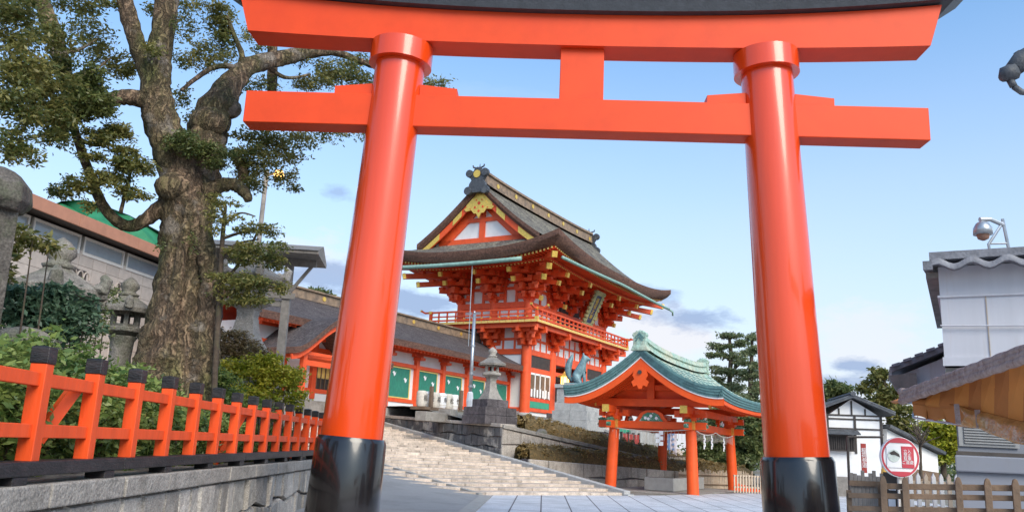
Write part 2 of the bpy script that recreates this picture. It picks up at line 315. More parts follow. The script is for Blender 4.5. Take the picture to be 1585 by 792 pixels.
def text(name, body, size, m, parent, loc, rot, ext=.004):
    cu = bpy.data.curves.new(name, 'FONT'); cu.body = body; cu.size = size; cu.extrude = ext; cu.align_x = 'CENTER'; cu.align_y = 'CENTER'; cu.space_line = .9
    o = bpy.data.objects.new(name, cu); COL.objects.link(o); dg = bpy.context.evaluated_depsgraph_get(); me = bpy.data.meshes.new_from_object(o.evaluated_get(dg))
    bpy.data.objects.remove(o); me.materials.append(V[m]); t = bpy.data.objects.new(name, me); COL.objects.link(t); t.parent = parent; t.location = loc; t.rotation_euler = rot; return t

A2 = nrm([.77, .64, 0]); B2 = np.array([-A2[1], A2[0], 0.])             # tread line and climbing direction of the stairs
S0 = np.array([2.87, 30.06, 0.])
TH = R_(27); T3 = np.array([math.sin(TH), math.cos(TH), 0]); M3 = np.array([-math.cos(TH), math.sin(TH), 0]); RZ = math.pi/2-TH
KS = 1.10                                             # true size of the gate and its corridor against the drawing units
C0 = CAM+(np.array([-1.17, 49.99, 3.41])-CAM)*KS
RB = math.atan2(A2[1], A2[0])
SL = .128                                             # slope of the stairs

# ------------------------------------------------------------------ ground, paving, stairs
def pavemat():
    m = mat('granite_paving', (.62, .61, .62), .75, .12, 3, (.46, .455, .45), .42, .9, bump=.25, bscale=30, fine=40)
    nt = m.node_tree; ns, ls = nt.nodes, nt.links; p = ns['Principled BSDF']; src = p.inputs['Base Color'].links[0].from_socket
    tc = ns.new('ShaderNodeTexCoord'); mp = ns.new('ShaderNodeMapping'); mp.inputs['Rotation'].default_value = (0, 0, R_(90)); ls.new(tc.outputs['Object'], mp.inputs[0])
    b = ns.new('ShaderNodeTexBrick'); b.inputs['Scale'].default_value = 1; b.inputs['Brick Width'].default_value = 2.6; b.inputs['Row Height'].default_value = .74; b.inputs['Mortar Size'].default_value = .018; b.inputs['Mortar Smooth'].default_value = .1
    b.inputs['Color1'].default_value = (1, 1, 1, 1); b.inputs['Color2'].default_value = (.86, .88, .9, 1); b.inputs['Mortar'].default_value = (.22, .2, .2, 1); ls.new(mp.outputs[0], b.inputs['Vector'])
    mx = ns.new('ShaderNodeMix'); mx.data_type = 'RGBA'; mx.blend_type = 'MULTIPLY'; mx.inputs[0].default_value = 1; ls.new(src, mx.inputs[6]); ls.new(b.outputs[0], mx.inputs[7]); ls.new(mx.outputs[2], p.inputs['Base Color']); return m
V['paving'] = pavemat()
V['asphalt'] = mat('grey_asphalt', (.30, .295, .29), .9, .16, 40, (.235, .23, .225), .4, .8, bump=.5, bscale=120, fine=160)
V['ground'] = mat('ground_earth', (.22, .20, .17), .95, .25, 3, (.12, .12, .07), .4, .5, bump=.4)
b = MB(); b.add([(-900, -900, -.02), (900, -900, -.02), (900, 1500, -.02), (-900, 1500, -.02)], [(0, 1, 2, 3)]); struct(b.build('ground', 'ground'))
b = MB(); b.add([(-1.62, -8, .0), (13, -8, .0), (16, 46, .0), (4.2, 31.2, 0), (-1.82, 26.2, 0)], [(0, 1, 2, 3, 4)]); struct(b.build('paving', 'paving'))
# the asphalt ramp climbing beside the stairs
def ramp(x, y): return .006+.61*min(1.3, max(0, (y-19.5)/9.9))*min(1.35, max(0, (-x-1.8)/3.53))
p1, p2 = np.array([-1.82, 26.0, .01]), np.array([-5.33, 29.37, .62]); p3 = p2+(p2-p1)*.75
b = MB(); rows = []
for x in (-1.60, -1.82, -2.4, -3.2, -4.0, -4.7, -5.33, -6.4, -7.8):
    ye = 26+.96*max(0, -1.82-x); rows.append([(x, y, ramp(x, y)) for y in list(np.linspace(-8, 19.5, 6))+list(np.linspace(19.5, ye+.05, 9))[1:]])
b.grid(rows[::-1])
struct(b.build('asphalt_ramp', 'asphalt'))
b = MB(); b.bar(p1+[0, 0, .01], p3+[0, 0, .02], .16, .08); b.bar((-1.64, -8, .01), (-1.64, 25.9, .01), .34, .03); struct(b.build('kerb', 'cement'))
# stairs: every tread a row of granite blocks, local x along the tread, y climbing
st = MB(); rnd = random.Random(3); run, ris = .70, .70*SL
for i in range(37):
    x = -16+rnd.random(); y = i*run
    while x < -.30:
        wdt = .6+rnd.random()*.9; x1 = min(x+wdt, -.02); dz = rnd.uniform(-.008, .008)
        st.box(x, x1-.012, y+rnd.uniform(-.008, .008), y+run+.05, i*ris-.25, (i+1)*ris+dz); x = x1
so = st.build('stone_stairs', 'stone_l', bevel=.018); so.location = tuple(S0+[0, 0, 0]); so.rotation_euler = (0, 0, RB); struct(so)
b = MB(); b.bar((-.0, -.1, .02), (-.0, 26, 26*SL+.10), .3, .26); b.bar((.0, -.3, -.1), (0, .1, -.1), .3, .3)
o = b.build('stair_edge_stone', 'pale', bevel=.02); o.location = tuple(S0); o.rotation_euler = (0, 0, RB); struct(o)

# upper ground: terrace slope from the retaining walls up to the level of the gate
def LW(l, s, z): return S0+A2*l+B2*s+[0, 0, z]
b = MB(); rows = []
for i in range(34):
    l = i*.9+.25; row = []
    for j in range(26):
        s = 8.0+j*1.3; h0 = max(.6, 2.30-.128*l); k = min(1, j/5.5); row.append(LW(l, s, h0*(1-k)+(3.22 if l < 9 else max(.6, 3.22-.2*(l-9)))*k))
    rows.append(row)
b.grid(rows)
struct(b.build('upper_ground', 'ground'))
b = MB(); P = lambda l, s: LW(l, s, 3.10)
b.add([P(.2, 18), P(-20, 25.9), P(-40, 25.9), P(-40, 70), P(40, 70), P(.2, 40)], [(0, 5, 4, 3, 2, 1)]); struct(b.build('upper_court', 'ground'))

# retaining walls made of jittered blocks
def masonry(name, label, p, d, L, hfun, rows, m, th=.45, cope=None, seed=1, cat='stone wall', wmin=.5, wmax=1.1, cope_h=.2, base=-.3, group=None, copem='stone'):
    """wall from p along unit d (level), top height hfun(s) above p, front face on the right-hand side of d."""
    t = thing(name, label, cat, p, math.atan2(d[1], d[0]), group); r = random.Random(seed); b = MB(); wv = lambda q, k: .05*math.sin(q*3.1+k*2.1)+.03*math.sin(q*7.7) if 0 < k < rows else 0; hc = cope_h if cope else 0
    for k in range(rows):
        s = -r.random()*.3
        while s < L:
            wd = r.uniform(wmin, wmax); s1 = min(s+wd, L); 
            if s1-max(s, 0) > .05:
                z0 = [base+(hfun(q)-hc-base)*k/rows+wv(q, k) for q in (max(s, 0), s1)]; z1 = [base+(hfun(q)-hc-base)*(k+1)/rows+wv(q, k+1) for q in (max(s, 0), s1)]
                x0, x1 = max(s, 0)+.012, s1-.012; f = -r.random()*.06; j = [r.uniform(-.03, .03) for _ in range(4)]
                vs = [(x0, f+.03, z0[0]+.012), (x1, f+.03, z0[1]+.012), (x1, f+.03, z1[1]-.012), (x0, f+.03, z1[0]-.012)]
                ins = min(.03, (x1-x0)*.15); vf = [(x0+ins+j[0], f-.02, z0[0]+.035), (x1-ins+j[1], f-.02+j[2], z0[1]+.035), (x1-ins+j[3], f-.02, z1[1]-.035), (x0+ins, f-.02+j[0]*.5, z1[0]-.035)]
                bk = [(v[0], th, v[2]) for v in vs]; b.add(vs+vf+bk, [(4, 5, 6, 7), (0, 1, 5, 4), (1, 2, 6, 5), (2, 3, 7, 6), (3, 0, 4, 7), (0, 8, 9, 1), (1, 9, 10, 2), (2, 10, 11, 3), (3, 11, 8, 0)])
            s = s1
    b.build('stone_blocks', m, t)
    fb = MB(); ns = 10
    for i in range(ns):
        s0, s1 = L*i/ns, L*(i+1)/ns
        fb.add([(s0, .06, base), (s1, .06, base), (s1, th-.02, base), (s0, th-.02, base), (s0, .06, hfun(s0)-hc-.01), (s1, .06, hfun(s1)-hc-.01), (s1, th-.02, hfun(s1)-hc-.01), (s0, th-.02, hfun(s0)-hc-.01)], [(0, 1, 5, 4), (1, 2, 6, 5), (2, 3, 7, 6), (3, 0, 4, 7), (4, 5, 6, 7)])
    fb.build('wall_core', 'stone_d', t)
    if cope:
        s = 0; 
        while s < L-.05:
            s1 = min(L, s+cope*r.uniform(.8, 1.25)); c = MB(); g = .012
            for q, (a0, a1) in enumerate(((s+g, s1-g),)):
                z0, z1 = hfun(a0), hfun(a1); y0 = -.09+r.uniform(-.015, .01)
                c.add([(a0, y0, z0-cope_h), (a1, y0, z1-cope_h), (a1, th, z1-cope_h), (a0, th, z0-cope_h), (a0, y0, z0), (a1, y0, z1), (a1, th, z1), (a0, th, z0)], [(0, 3, 2, 1), (4, 5, 6, 7), (0, 1, 5, 4), (1, 2, 6, 5), (2, 3, 7, 6), (3, 0, 4, 7)])
            c.build('coping_stone', copem, t, bevel=.015); s = s1
    return t
FD = nrm([-.098, .995, 0]); FX = np.array([FD[1], -FD[0], 0])
WL0 = np.array([-3.22, -.4, 0]); 
masonry('fence_retaining_wall', 'rough grey stone retaining wall with dressed coping under the vermilion picket fence', WL0, FD, 27, lambda s: 1.03-.002*s, 2, 'stone', .6, 1.35, 5, wmin=.24, wmax=.7, cope_h=.19, base=-.15)
# cheek wall of the stairs, then the two terraces facing the paving
corner = LW(.16, 7.4, 0)
masonry('stair_side_wall', 'soot-stained stone wall climbing beside the stairs below the stepped lantern base', LW(.17, 26, 0), -B2, 18.6, lambda s: 3.10-(s/18.6)*.72, 4, 'stone_s', .7, 1.3, 8, wmin=.3, wmax=.7, cope_h=.14, base=.6, copem='stone_w')
masonry('terrace_wall', 'upper stained stone terrace wall holding the brown clipped hedge beneath the gate', LW(.16, 7.4, 0), A2, 15.2, lambda s: 2.36-.125*s, 3, 'stone_w', .5, 1.6, 9, wmin=.6, wmax=1.2, cope_h=.16, base=.3, copem='stone')
masonry('terrace_wall', 'lower long stone retaining wall running behind the washing pavilion at paving level', LW(.2, 5.6, 0), A2, 17.0, lambda s: 1.02-.036*s, 2, 'stone_w', .5, None, 10, wmin=.7, wmax=1.3, base=-.2)
b = MB(); rows = [[LW(.2+i*1.7, 5.9, .98-.06*i), LW(.2+i*1.7, 7.45, 1.02-.06*i)] for i in range(11)]; b.grid(rows); struct(b.build('terrace_soil', 'soil'))
def hedge(name, label, p, d, L, w, hfun, z, m, n, size, seed, cat='hedge', group=None, pad=.1):
    t = thing(name, label, cat, p, 0, group); bl = []; k = int(L/.5); px = np.array([-d[1], d[0], 0])
    for i in range(k):
        s = (i+.5)/k*L; h = hfun(s); q = np.array(p)+d*s+[0, 0, z(s)+h*.5]; bl.append((q+[0, 0, .03*math.sin(i*2.3)], (.42, w*.5+pad, h*.54), n//k, 40))
    leafobj('foliage', bl, size, m, t, seed, base=p)
    c = MB(); rows = []
    for i in range(21):
        s = L*i/20; h = hfun(s)*.84; rr = []
        for a in range(9):
            an = math.pi*a/8; rr.append(d*s+px*math.cos(an)*w*.46+np.array([0, 0, z(s)+math.sin(an)**.5*h]))
        rows.append(rr)
    c.grid(rows); c.build('inner_twigs', 'hcore', t, smooth=True); return t
hedge('clipped_hedge', 'brown clipped hedge on the upper terrace in front of the gate', LW(1.9, 8.55, 0), A2, 13, 1.1, lambda s: .80-.012*s, lambda s: 2.18-.125*s, leafB, 46000, .10, 21, group=None)
hedge('clipped_hedge', 'brown clipped hedge on the lower terrace just above the stairs', LW(.6, 6.55, 0), A2, 14.5, 1.15, lambda s: .72-.008*s, lambda s: .97-.038*s, leafB, 52000, .10, 22)
# boulders
def boulder(label, p, r, m='stone_m', seed=0, group=None):
    g = random.Random(seed); b = MB(); n = 12; prof = []
    P = []
    for i in range(7):
        ph = math.pi*i/6; P.append([(r[0]*math.sin(ph)*math.cos(2*math.pi*k/n)*(1+.22*(g.random()-.5)), r[1]*math.sin(ph)*math.sin(2*math.pi*k/n)*(1+.22*(g.random()-.5)), r[2]*math.cos(ph)*(1+.12*(g.random()-.5))) for k in range(n)])
        if i in (0, 6): P[-1] = [P[-1][0]]*n
    for row in P: row.append(row[0])
    b.grid(P); o = b.build('boulder', m, None, smooth=True); o.location = tuple(p); tag(o, label, 'boulder', group); return o
boulder('rounded grey boulder sitting on the terrace wall in front of the upper hedge', at(838, 672, 37.4), (.27, .22, .26), 'stone_m', 3)

# ------------------------------------------------------------------ torii
TY, TXC = 13.0, .43
t = thing('torii_gate', 'huge vermilion torii gate with black footings and a dark curved lintel roof', 'torii gate', (TXC, TY, 0))
for sgn in (-1, 1):
    # columns lean inwards; a black sleeve covers the foot
    base, top = np.array([sgn*3.42, 0, 0]), np.array([sgn*3.033, 0, 7.96]); ax = nrm(top-base); 
    b = MB(); k = 24; pts = [base+(top-base)*i/k for i in range(k+1)]; b.tube(pts, [.485-.075*i/k for i in range(k+1)], 56)
    col = b.build('column', 'verm_gloss', t, smooth=True, ang=50)
    b = MB(); z = lambda h: base+(top-base)*h/7.96
    b.tube([z(-.1), z(.5), z(1.42), z(1.49), z(1.492)], [.56, .55, .535, .50, .47], 56); b.build('black_footing', 'black_g', col, smooth=True, ang=30)
    b = MB(); b.tube([z(7.60), z(7.605), z(7.955), z(7.96)], [.43, .525, .525, .50], 56); b.build('collar', 'verm_gloss', col, smooth=True, ang=30)
b = MB(); b.box(-5.55, 5.55, -.2, .2, 6.47, 7.02); b.build('tie_beam', 'verm', t, bevel=.012)
b = MB(); b.box(-.36, .36, -.16, .16, 7.022, 7.93); b.build('centre_strut', 'verm', t, bevel=.01)
for sgn in (-1, 1):
    for q in (-1, 1):
        x0 = sgn*3.07+q*.40; x1 = sgn*3.07+q*1.02; b = MB()
        b.prism([(x0, 7.023), (x1, 7.023), (x1, 7.17), (x0, 7.23)], (0, -.13, 0), (1, 0, 0), (0, 0, 1), (0, .26, 0)); b.build('wedge', 'verm', t)
def arcz(x): return .36*(abs(x)/6)**2.3
def beam(x0, x1, y, za, zb, cut, n=40, ya=None, a0=1.):
    rows = []; b = MB(); P = []
    for i in range(n+1):
        x = x0+(x1-x0)*i/n; e = arcz(x); k = (x/abs(x0))*cut
        P.append([(x, -y, za+e*a0), (x+k, -(ya or y), zb+e), (x+k, (ya or y), zb+e), (x, y, za+e*a0), (x, -y, za+e*a0)])
    b.grid(P); b.add([p for p in P[0][:4]], [(0, 1, 2, 3)]); b.add([p for p in P[-1][:4]], [(3, 2, 1, 0)]); return b
beam(-5.62, 5.62, .27, 7.93, 8.48, .22, ya=.29, a0=.45).build('lintel', 'verm', t, smooth=True, ang=30)
k_ = beam(-6.0, 6.0, .42, 8.485, 8.85, .48, ya=.56).build('lintel_roof', 'slate', t, smooth=True, ang=30)
beam(-6.52, 6.52, .60, 8.85, 8.89, .02, ya=.24).build('copper_cap', 'copper_d', t, smooth=True, ang=30)

# ------------------------------------------------------------------ picket fence on the left
FO = np.array([-3.93, 6.45, 0]); zb = 1.19
t = thing('picket_fence', 'low vermilion picket fence with black post caps along the hedge', 'fence', tuple(FO)+(), math.atan2(FD[1], FD[0]))
rf = random.Random(2)
for i in range(-5, 16):
    s = i*.985; h = .86+rf.uniform(-.008, .008)
    b = MB(); b.box(s-.062, s+.062, -.065, .062, zb-.02, zb+h-.13); p_ = b.build('post', 'verm_f', t, bevel=.006)
    b = MB(); b.box(s-.071, s+.071, -.073, .071, zb+h-.13, zb+h); b.lathe([(.1, 0), (.02, .012)], (s, 0, zb+h), 4, math.pi/4); b.build('post_cap', 'black_w', p_, bevel=.008)
for z0, z1 in ((.56, .665), (.17, .275)):
    b = MB(); b.box(-5.2, 15.2, -.032, .032, zb+z0, zb+z1); b.build('rail', 'verm_f', t, bevel=.006)
for j in range(4):
    b = MB(); b.box(-3+j*4.7-(2.3 if j == 0 else 0), 1.7+j*4.7-.01, -.10, .085, zb-.11, zb); b.build('base_beam', 'black_w', t, bevel=.01)
for j in range(10):
    s = -2.2+j*1.62+.33; b = MB(); b.box(s-.09, s+.13, -.09, .09, 1.0, zb-.112); b.build('foot_block', 'black_w', t, bevel=.006)
for s in (.62, 6.5, 12.4):
    b = MB(); b.bar((s+.20, .07, zb+.62), (s-.12, .38, zb-.2), .10, .10); b.build('brace', 'verm_f', t)
# garden soil behind the fence
b = MB(); rows = []
for i in range(20):
    s = i*1.6; q = WL0+FD*s; rows.append([tuple(q-FX*.3+[0, 0, 1.0]), tuple(q-FX*4+[0, 0, 1.02]), tuple(q-FX*9+[0, 0, 1.3]), tuple(q-FX*17+[0, 0, 2.0])])
b.grid([r[::-1] for r in rows]); struct(b.build('garden_soil', 'soil'))
# ------------------------------------------------------------------ gate tower. local frame: x along the front, y into the depth, z up from its floor
def hiproof(eu, ev, u1, v1, zf, z_e, up, thick, n=26, ins=0):
    """loft of rectangles from the eave (u in eu, v in ev) to the inner rectangle; returns top, edge and underside meshes"""
    def ring(t, dz, shrink=0):
        a0, a1 = eu[0]+(u1[0]-eu[0])*t+shrink, eu[1]+(u1[1]-eu[1])*t-shrink; b0, b1 = ev[0]+(v1[0]-ev[0])*t+shrink, ev[1]+(v1[1]-ev[1])*t-shrink
        P = []
        def e(q): return up*(abs(q*2-1)**2.6)*(1-t)**1.6
        for i in range(n): q = i/n; P.append((a0+(a1-a0)*q, b0, zf(t)+e(q)+dz))
        for i in range(n): q = i/n; P.append((a1, b0+(b1-b0)*q, zf(t)+e(q)+dz))
        for i in range(n): q = i/n; P.append((a1-(a1-a0)*q, b1, zf(t)+e(q)+dz))
        for i in range(n): q = i/n; P.append((a0, b1-(b1-b0)*q, zf(t)+e(q)+dz))
        P.append(P[0]); return P
    top = MB(); top.grid([ring(t, 0) for t in np.linspace(0, 1, 9)])
    edge = MB(); edge.grid([ring(0, 0), ring(0, -thick*.5), ring(0, -thick, .22), ring(.25, -thick-.05)][::-1])
    return top, edge, ring
tw = thing('gate_tower', 'two storey vermilion shrine gate tower with a great thatched hip and gable roof', 'gate tower', tuple(C0), RZ); tw.scale = (KS,)*3
US, VS = (0, 3.3, 8.1, 11.4), (0, 2.4, 4.8)
for u in US:
    for v in VS:
        if v == 4.8 and u in (3.3, 8.1): continue
        b = MB(); b.tube([(u, v, -.2), (u, v, 3.9)], .31, 22); b.build('column', 'verm_t', tw, smooth=True, ang=40)
        b = MB(); b.lathe([(.5, -.25), (.46, .0), (.34, .03)], (u, v, 0), 20); b.build('column_base', 'pale', tw, smooth=True, ang=40)
b = MB()
for v in (0, 4.8):
    for (a, c) in ((.3, 3.0), (8.4, 11.1)): b.box(a, c, v-.05, v+.05, -.1, 3.9)
for u in (0, 11.4): b.box(u-.05, u+.05, .2, 4.6, -.1, 3.9)
for u in (3.3, 8.1): b.box(u-.05, u+.05, 2.4, 4.6, -.1, 3.9)
b.box(-.04, 11.44, -.04, 4.84, 3.75, 5.05); b.build('plaster_wall', 'white', tw)
b = MB()
for z0, z1 in ((.12, .34), (2.42, 2.72), (3.45, 3.78)):
    for u in (0, 11.4): b.box(u-.13, u+.13, 0, 4.8, z0, z1)
    for v in (0, 4.8):
        for a, c in ((0, 3.3), (8.1, 11.4)): b.box(a, c, v-.13, v+.13, z0, z1)
for v in (0, 2.4, 4.8): b.box(3.3, 8.1, v-.14, v+.14, 3.2, 3.78)
b.box(3.3, 8.1, -.1, .1, 2.5, 2.75)
for z0, z1 in ((4.30, 4.45),):
    b.box(-.1, 11.5, -.1, 4.9, z0, z1)
for u in np.arange(.8, 11.4, .83):
    b.box(u-.07, u+.07, -.09, -.02, 3.7, 5); 
for v in (.8, 1.6, 3.2, 4.0): b.box(-.09, -.02, v-.07, v+.07, 3.7, 5)
b.build('tie_beams', 'verm_t', tw, bevel=.02)
for a, c in ((.34, 2.98), (8.44, 11.08)):
    b = MB(); b.box(a, c, -.10, -.055, .95, 2.42); wn_ = b.build('guardian_window', 'wood', tw)
    f = MB(); 
    for x in np.linspace(a, c, 5): f.box(x-.05, x+.05, -.13, -.10, .95, 2.42)
    f.box(a, c, -.13, -.10, 2.3, 2.42); f.build('window_frame', 'white', wn_)
    f = MB()
    for i in range(7):
        x = a+.2+i*(c-a-.4)/6; f.box(x-.09, x+.09, -.16, -.132, 1.0, 1.45+.06*(i % 2)); 
    f.build('paper_strips', 'paper', wn_)
    b = MB(); b.box(a, c, -.115, -.04, .36, .74); b.build('green_panel', 'greenp', tw)
    b = MB(); b.box(a, c, -.125, -.03, .74, .95); b.build('red_sill', 'red_d', tw)
    b = MB(); b.box(a, c, -.09, -.052, 2.72, 3.45); b.build('slot_shade', 'wood_dk', tw)  # dark board stands in for the shade of the open slot
# brackets
def bracket(p, outs, tiers, step, z0, zt, m='verm_t', s=1.):
    b = MB(); g = MB(); p = np.array(p, float); th = (zt-z0)/tiers
    b.lathe([(.22*s, 0), (.33*s, .14), (.33*s, .28)], (p[0], p[1], z0-.12), 4, math.pi/4)
    for k in range(tiers):
        zz_ = z0+th*k+.12
        for o in outs:
            o = np.array(o, float); ln = np.linalg.norm(o); od = o/ln; cr = np.array([-od[1], od[0]])
            q = p[:2]+o*step*(k+1); b.bar((*(p[:2]-od*.2), zz_+.1), (*(q+od*.16), zz_+.1), .20*s, .24)
            if ln < 1.2:
                for kk in range(k+1):
                    c = p[:2]+o*step*kk; hw = .62*s+.12*(k-kk)
                    b.bar((*(c-cr*hw), zz_+.1), (*(c+cr*hw), zz_+.1), .17*s, .20)
                    for w_ in (-hw+.12, 0, hw-.12): b.box(*(c+cr*w_)[0:1]-.13*s, *(c+cr*w_)[0:1]+.13*s, *(c+cr*w_)[1:2]-.13*s, *(c+cr*w_)[1:2]+.13*s, zz_+.2, zz_+.36)
            b.box(q[0]-.14*s, q[0]+.14*s, q[1]-.14*s, q[1]+.14*s, zz_+.2, zz_+.36)
    br = b.build('bracket_set', m, tw); return br
def outs_for(u, v, U, Vv):
    o = []
    if u == U[0]: o.append((-1, 0))
    if u == U[-1]: o.append((1, 0))
    if v == Vv[0]: o.append((0, -1))
    if v == Vv[-1]: o.append((0, 1))
    if len(o) == 2: o.append((o[0][0], o[1][1]))
    return o
for u in US:
    for v in VS:
        o = outs_for(u, v, US, VS)
        if o and v < 4: bracket((u, v, 0), o, 3, .38, 3.88, 4.95)
        if o and v == 4.8 and u == 0: bracket((u, v, 0), o, 3, .38, 3.88, 4.95)
# balcony
bx0, bx1, by0, by1 = -1.45, 12.85, -1.4, 6.2
bal = MB()
for z0, z1, e in ((4.90, 5.14, -.22), (5.145, 5.30, 0)):
    x0, x1, y0, y1 = bx0-e, bx1+e, by0-e, by1+e
    if z0 < 5.1: bal.box(x0, x1, y0, y0+.22, z0, z1); bal.box(x0, x1, y1-.22, y1, z0, z1); bal.box(x0, x0+.22, y0+.225, y1-.225, z0, z1); bal.box(x1-.22, x1, y0+.225, y1-.225, z0, z1)
    else: bal.box(x0, x1, y0, y1, z0, z1)
bc = bal.build('balcony_floor', 'verm_t', tw)
g = MB()
for x in np.arange(bx0+.02, bx1, .42): g.box(x, x+.39, by0-.03, by0-.004, 5.16, 5.30)
for y in np.arange(by0, by1, .42): g.box(bx0-.03, bx0-.004, y, y+.39, 5.16, 5.30)
g.build('yellow_floor_edge', 'yellow', bc)
rl = MB(); gc = MB(); rail_h = (5.42, 5.66, 5.94)
for k, z in enumerate(rail_h):
    r = (.06, .05, .065)[k]; e = (.0, .0, .45)[k]; o_ = .08
    rl.bar((bx0+o_-e, by0+o_, z), (bx1-o_+e, by0+o_, z), r*1.6, r*1.6); rl.bar((bx0+o_, by0+o_-e, z), (bx0+o_, by1-o_+e, z), r*1.6, r*1.6); rl.bar((bx1-o_, by0+o_-e, z), (bx1-o_, by1-o_, z), r*1.6, r*1.6)
    if e:
        for p, d in (((bx0+o_-e, by0+o_, z), (-1, 0, .5)), ((bx1-o_+e, by0+o_, z), (1, 0, .5)), ((bx0+o_, by0+o_-e, z), (0, -1, .5)), ((bx0+o_, by1-o_+e, z), (0, 1, .5))):
            p = np.array(p); d = np.array(d)*.28; rl.bar(p, p+d, .1, .1); gc.bar(p+d*.9, p+d*1.15, .13, .13)
for x in np.arange(bx0+.1, bx1, .62):
    rl.box(x-.04, x+.04, by0+.04, by0+.12, 5.3, 5.90); gc.box(x-.05, x+.05, by0+.03, by0+.13, 5.47, 5.53)
for y in np.arange(by0+.1, by1, .62):
    rl.box(bx0+.04, bx0+.12, y-.04, y+.04, 5.3, 5.90); gc.box(bx0+.03, bx0+.13, y-.05, y+.05, 5.47, 5.53)
for x, y in ((bx0+.08, by0+.08), (bx1-.08, by0+.08), (bx0+.08, by1-.08)):
    rl.box(x-.08, x+.08, y-.08, y+.08, 5.3, 6.0); gc.box(x-.10, x+.10, y-.10, y+.10, 5.31, 5.48); gc.box(x-.10, x+.10, y-.10, y+.10, 5.86, 6.02)
rr = rl.build('railing', 'verm_t', tw); gc.build('gold_fittings', 'gold', rr)['kind'] = 'stuff'
# upper storey
b = MB(); b.box(.08, 11.32, .08, 4.72, 5.3, 8.8); b.build('upper_plaster_wall', 'white', tw)
for u in US:
    for v in VS: 
        if u in (0, 11.4) or v in (0, 4.8): b = MB(); b.tube([(u, v, 5.3), (u, v, 6.75)], .25, 16); b.build('upper_column', 'verm_t', tw, smooth=True, ang=40)
b = MB()
for z0, z1, e in ((5.62, 5.74, .10), (6.27, 6.62, .17)):
    b.box(-e, 11.4+e, -e, e, z0, z1); b.box(-e, 11.4+e, 4.8-e, 4.8+e, z0, z1); b.box(-e, e, e, 4.8-e, z0, z1); b.box(11.4-e, 11.4+e, e, 4.8-e, z0, z1)
for u in np.arange(.55, 11.4, 1.03):
    b.box(u-.09, u+.09, -.02, .07, 6.6, 8.5)
for v in (.85, 1.65, 3.2, 4.0): b.box(-.02, .07, v-.09, v+.09, 6.6, 8.5)
for z in (7.42, 7.80, 8.16): b.box(-.04, 11.44, -.04, 4.84, z, z+.17)
b.build('upper_beams', 'verm_t', tw, bevel=.015)
b = MB(); b.box(3.7, 7.7, -.05, .06, 5.75, 6.27); b.box(4.3, 7.1, -.09, .06, 6.63, 7.9); b.build('upper_doors', 'wood_dk', tw)
g = MB()
for u in US: g.lathe([(.10, -.02), (.10, .02)], (u, -.19, 6.45), 12) if False else g.box(u-.1, u+.1, -.20, -.165, 6.35, 6.55)
for v in VS: g.box(-.20, -.165, v-.1, v+.1, 6.35, 6.55)
g.build('nail_covers', 'gold', tw)
UU = (0, 3.3, 5.7, 8.1, 11.4); VV = (0, 2.4, 4.8)
for u in UU:
    for v in VV:
        o = outs_for(u, v, UU, VV)
        if o and (v < 4.7 or u == 0): bracket((u, v, 0), o, 4, .46, 6.70, 8.45, 'verm_t', 1.12)
# tail rafters with gold ends
def tail(p, d, L, z, w=.22, h=.26):
    b = MB(); g = MB()
    p = np.array([p[0], p[1], z]); d = nrm([d[0], d[1], 0]); q = p+d*L+[0, 0, -.42]; b.bar(p, q, w, h); g.bar(q-d*.14+[0, 0, .04], q+d*.03, w+.03, h+.03)
    o = b.build('tail_rafter', 'verm_t', tw); g.build('gold_end_cap', 'gold', o)
for u in US:
    tail((u, 0), (0, -1), 2.05, 8.05); tail((u, 0), (0, -1), 2.6, 8.5)
for v in VS: tail((0, v), (-1, 0), 2.05, 8.05); tail((0, v), (-1, 0), 2.6, 8.5)
for p, d in (((0, 0), (-1, -1)), ((11.4, 0), (1, -1)), ((0, 4.8), (-1, 1))):
    tail(p, d, 2.9, 8.05, .26, .3); tail(p, d, 3.8, 8.5, .28, .32); tail(p, d, 4.7, 9.0, .28, .32)
for u in US: tail((u, 0), (0, -1), .9, 7.2)
# roof
EU, EV = (-3.75, 15.3), (-3.75, 8.55); U1, V1 = (-1.95, 13.35), (-1.85, 6.65)
prof = lambda e: 9.12+4.48*(max(0, e)/6.15)**1.37
top, edge, ring = hiproof(EU, EV, U1, V1, lambda t: prof(1.9*t), 9.1, .82, .62)
rf_ = top.build('roof_skirt', 'thatch', tw, smooth=True, ang=50)
edge.build('roof_edge', 'thatch_edge', rf_, smooth=True, ang=40)
# soffit with rafters
sf = MB()
def soff(e0, e1, z0, z1):
    def rg(e, z, k=0): 
        P = []; n = 20
        a0, a1, b0, b1 = EU[0]+e, EU[1]-e, EV[0]+e, EV[1]-e
        upf = lambda q: .82*abs(q*2-1)**2.6*max(0, 1-e/3.4)
        for i in range(n): q = i/n; P.append((a0+(a1-a0)*q, b0, z+upf(q)))
        for i in range(n): q = i/n; P.append((a1, b0+(b1-b0)*q, z+upf(q)))
        for i in range(n): q = i/n; P.append((a1-(a1-a0)*q, b1, z+upf(q)))
        for i in range(n): q = i/n; P.append((a0, b1-(b1-b0)*q, z+upf(q)))
        P.append(P[0]); return P
    sf.grid([rg(e0, z0), rg(e1, z1)])
soff(.25, 3.75, 8.62, 9.05); sf.build('soffit', 'red_d', tw)
ra = MB(); rt = MB(); upf = lambda q, e: .82*abs(q*2-1)**2.6*max(0, 1-e/3.4)
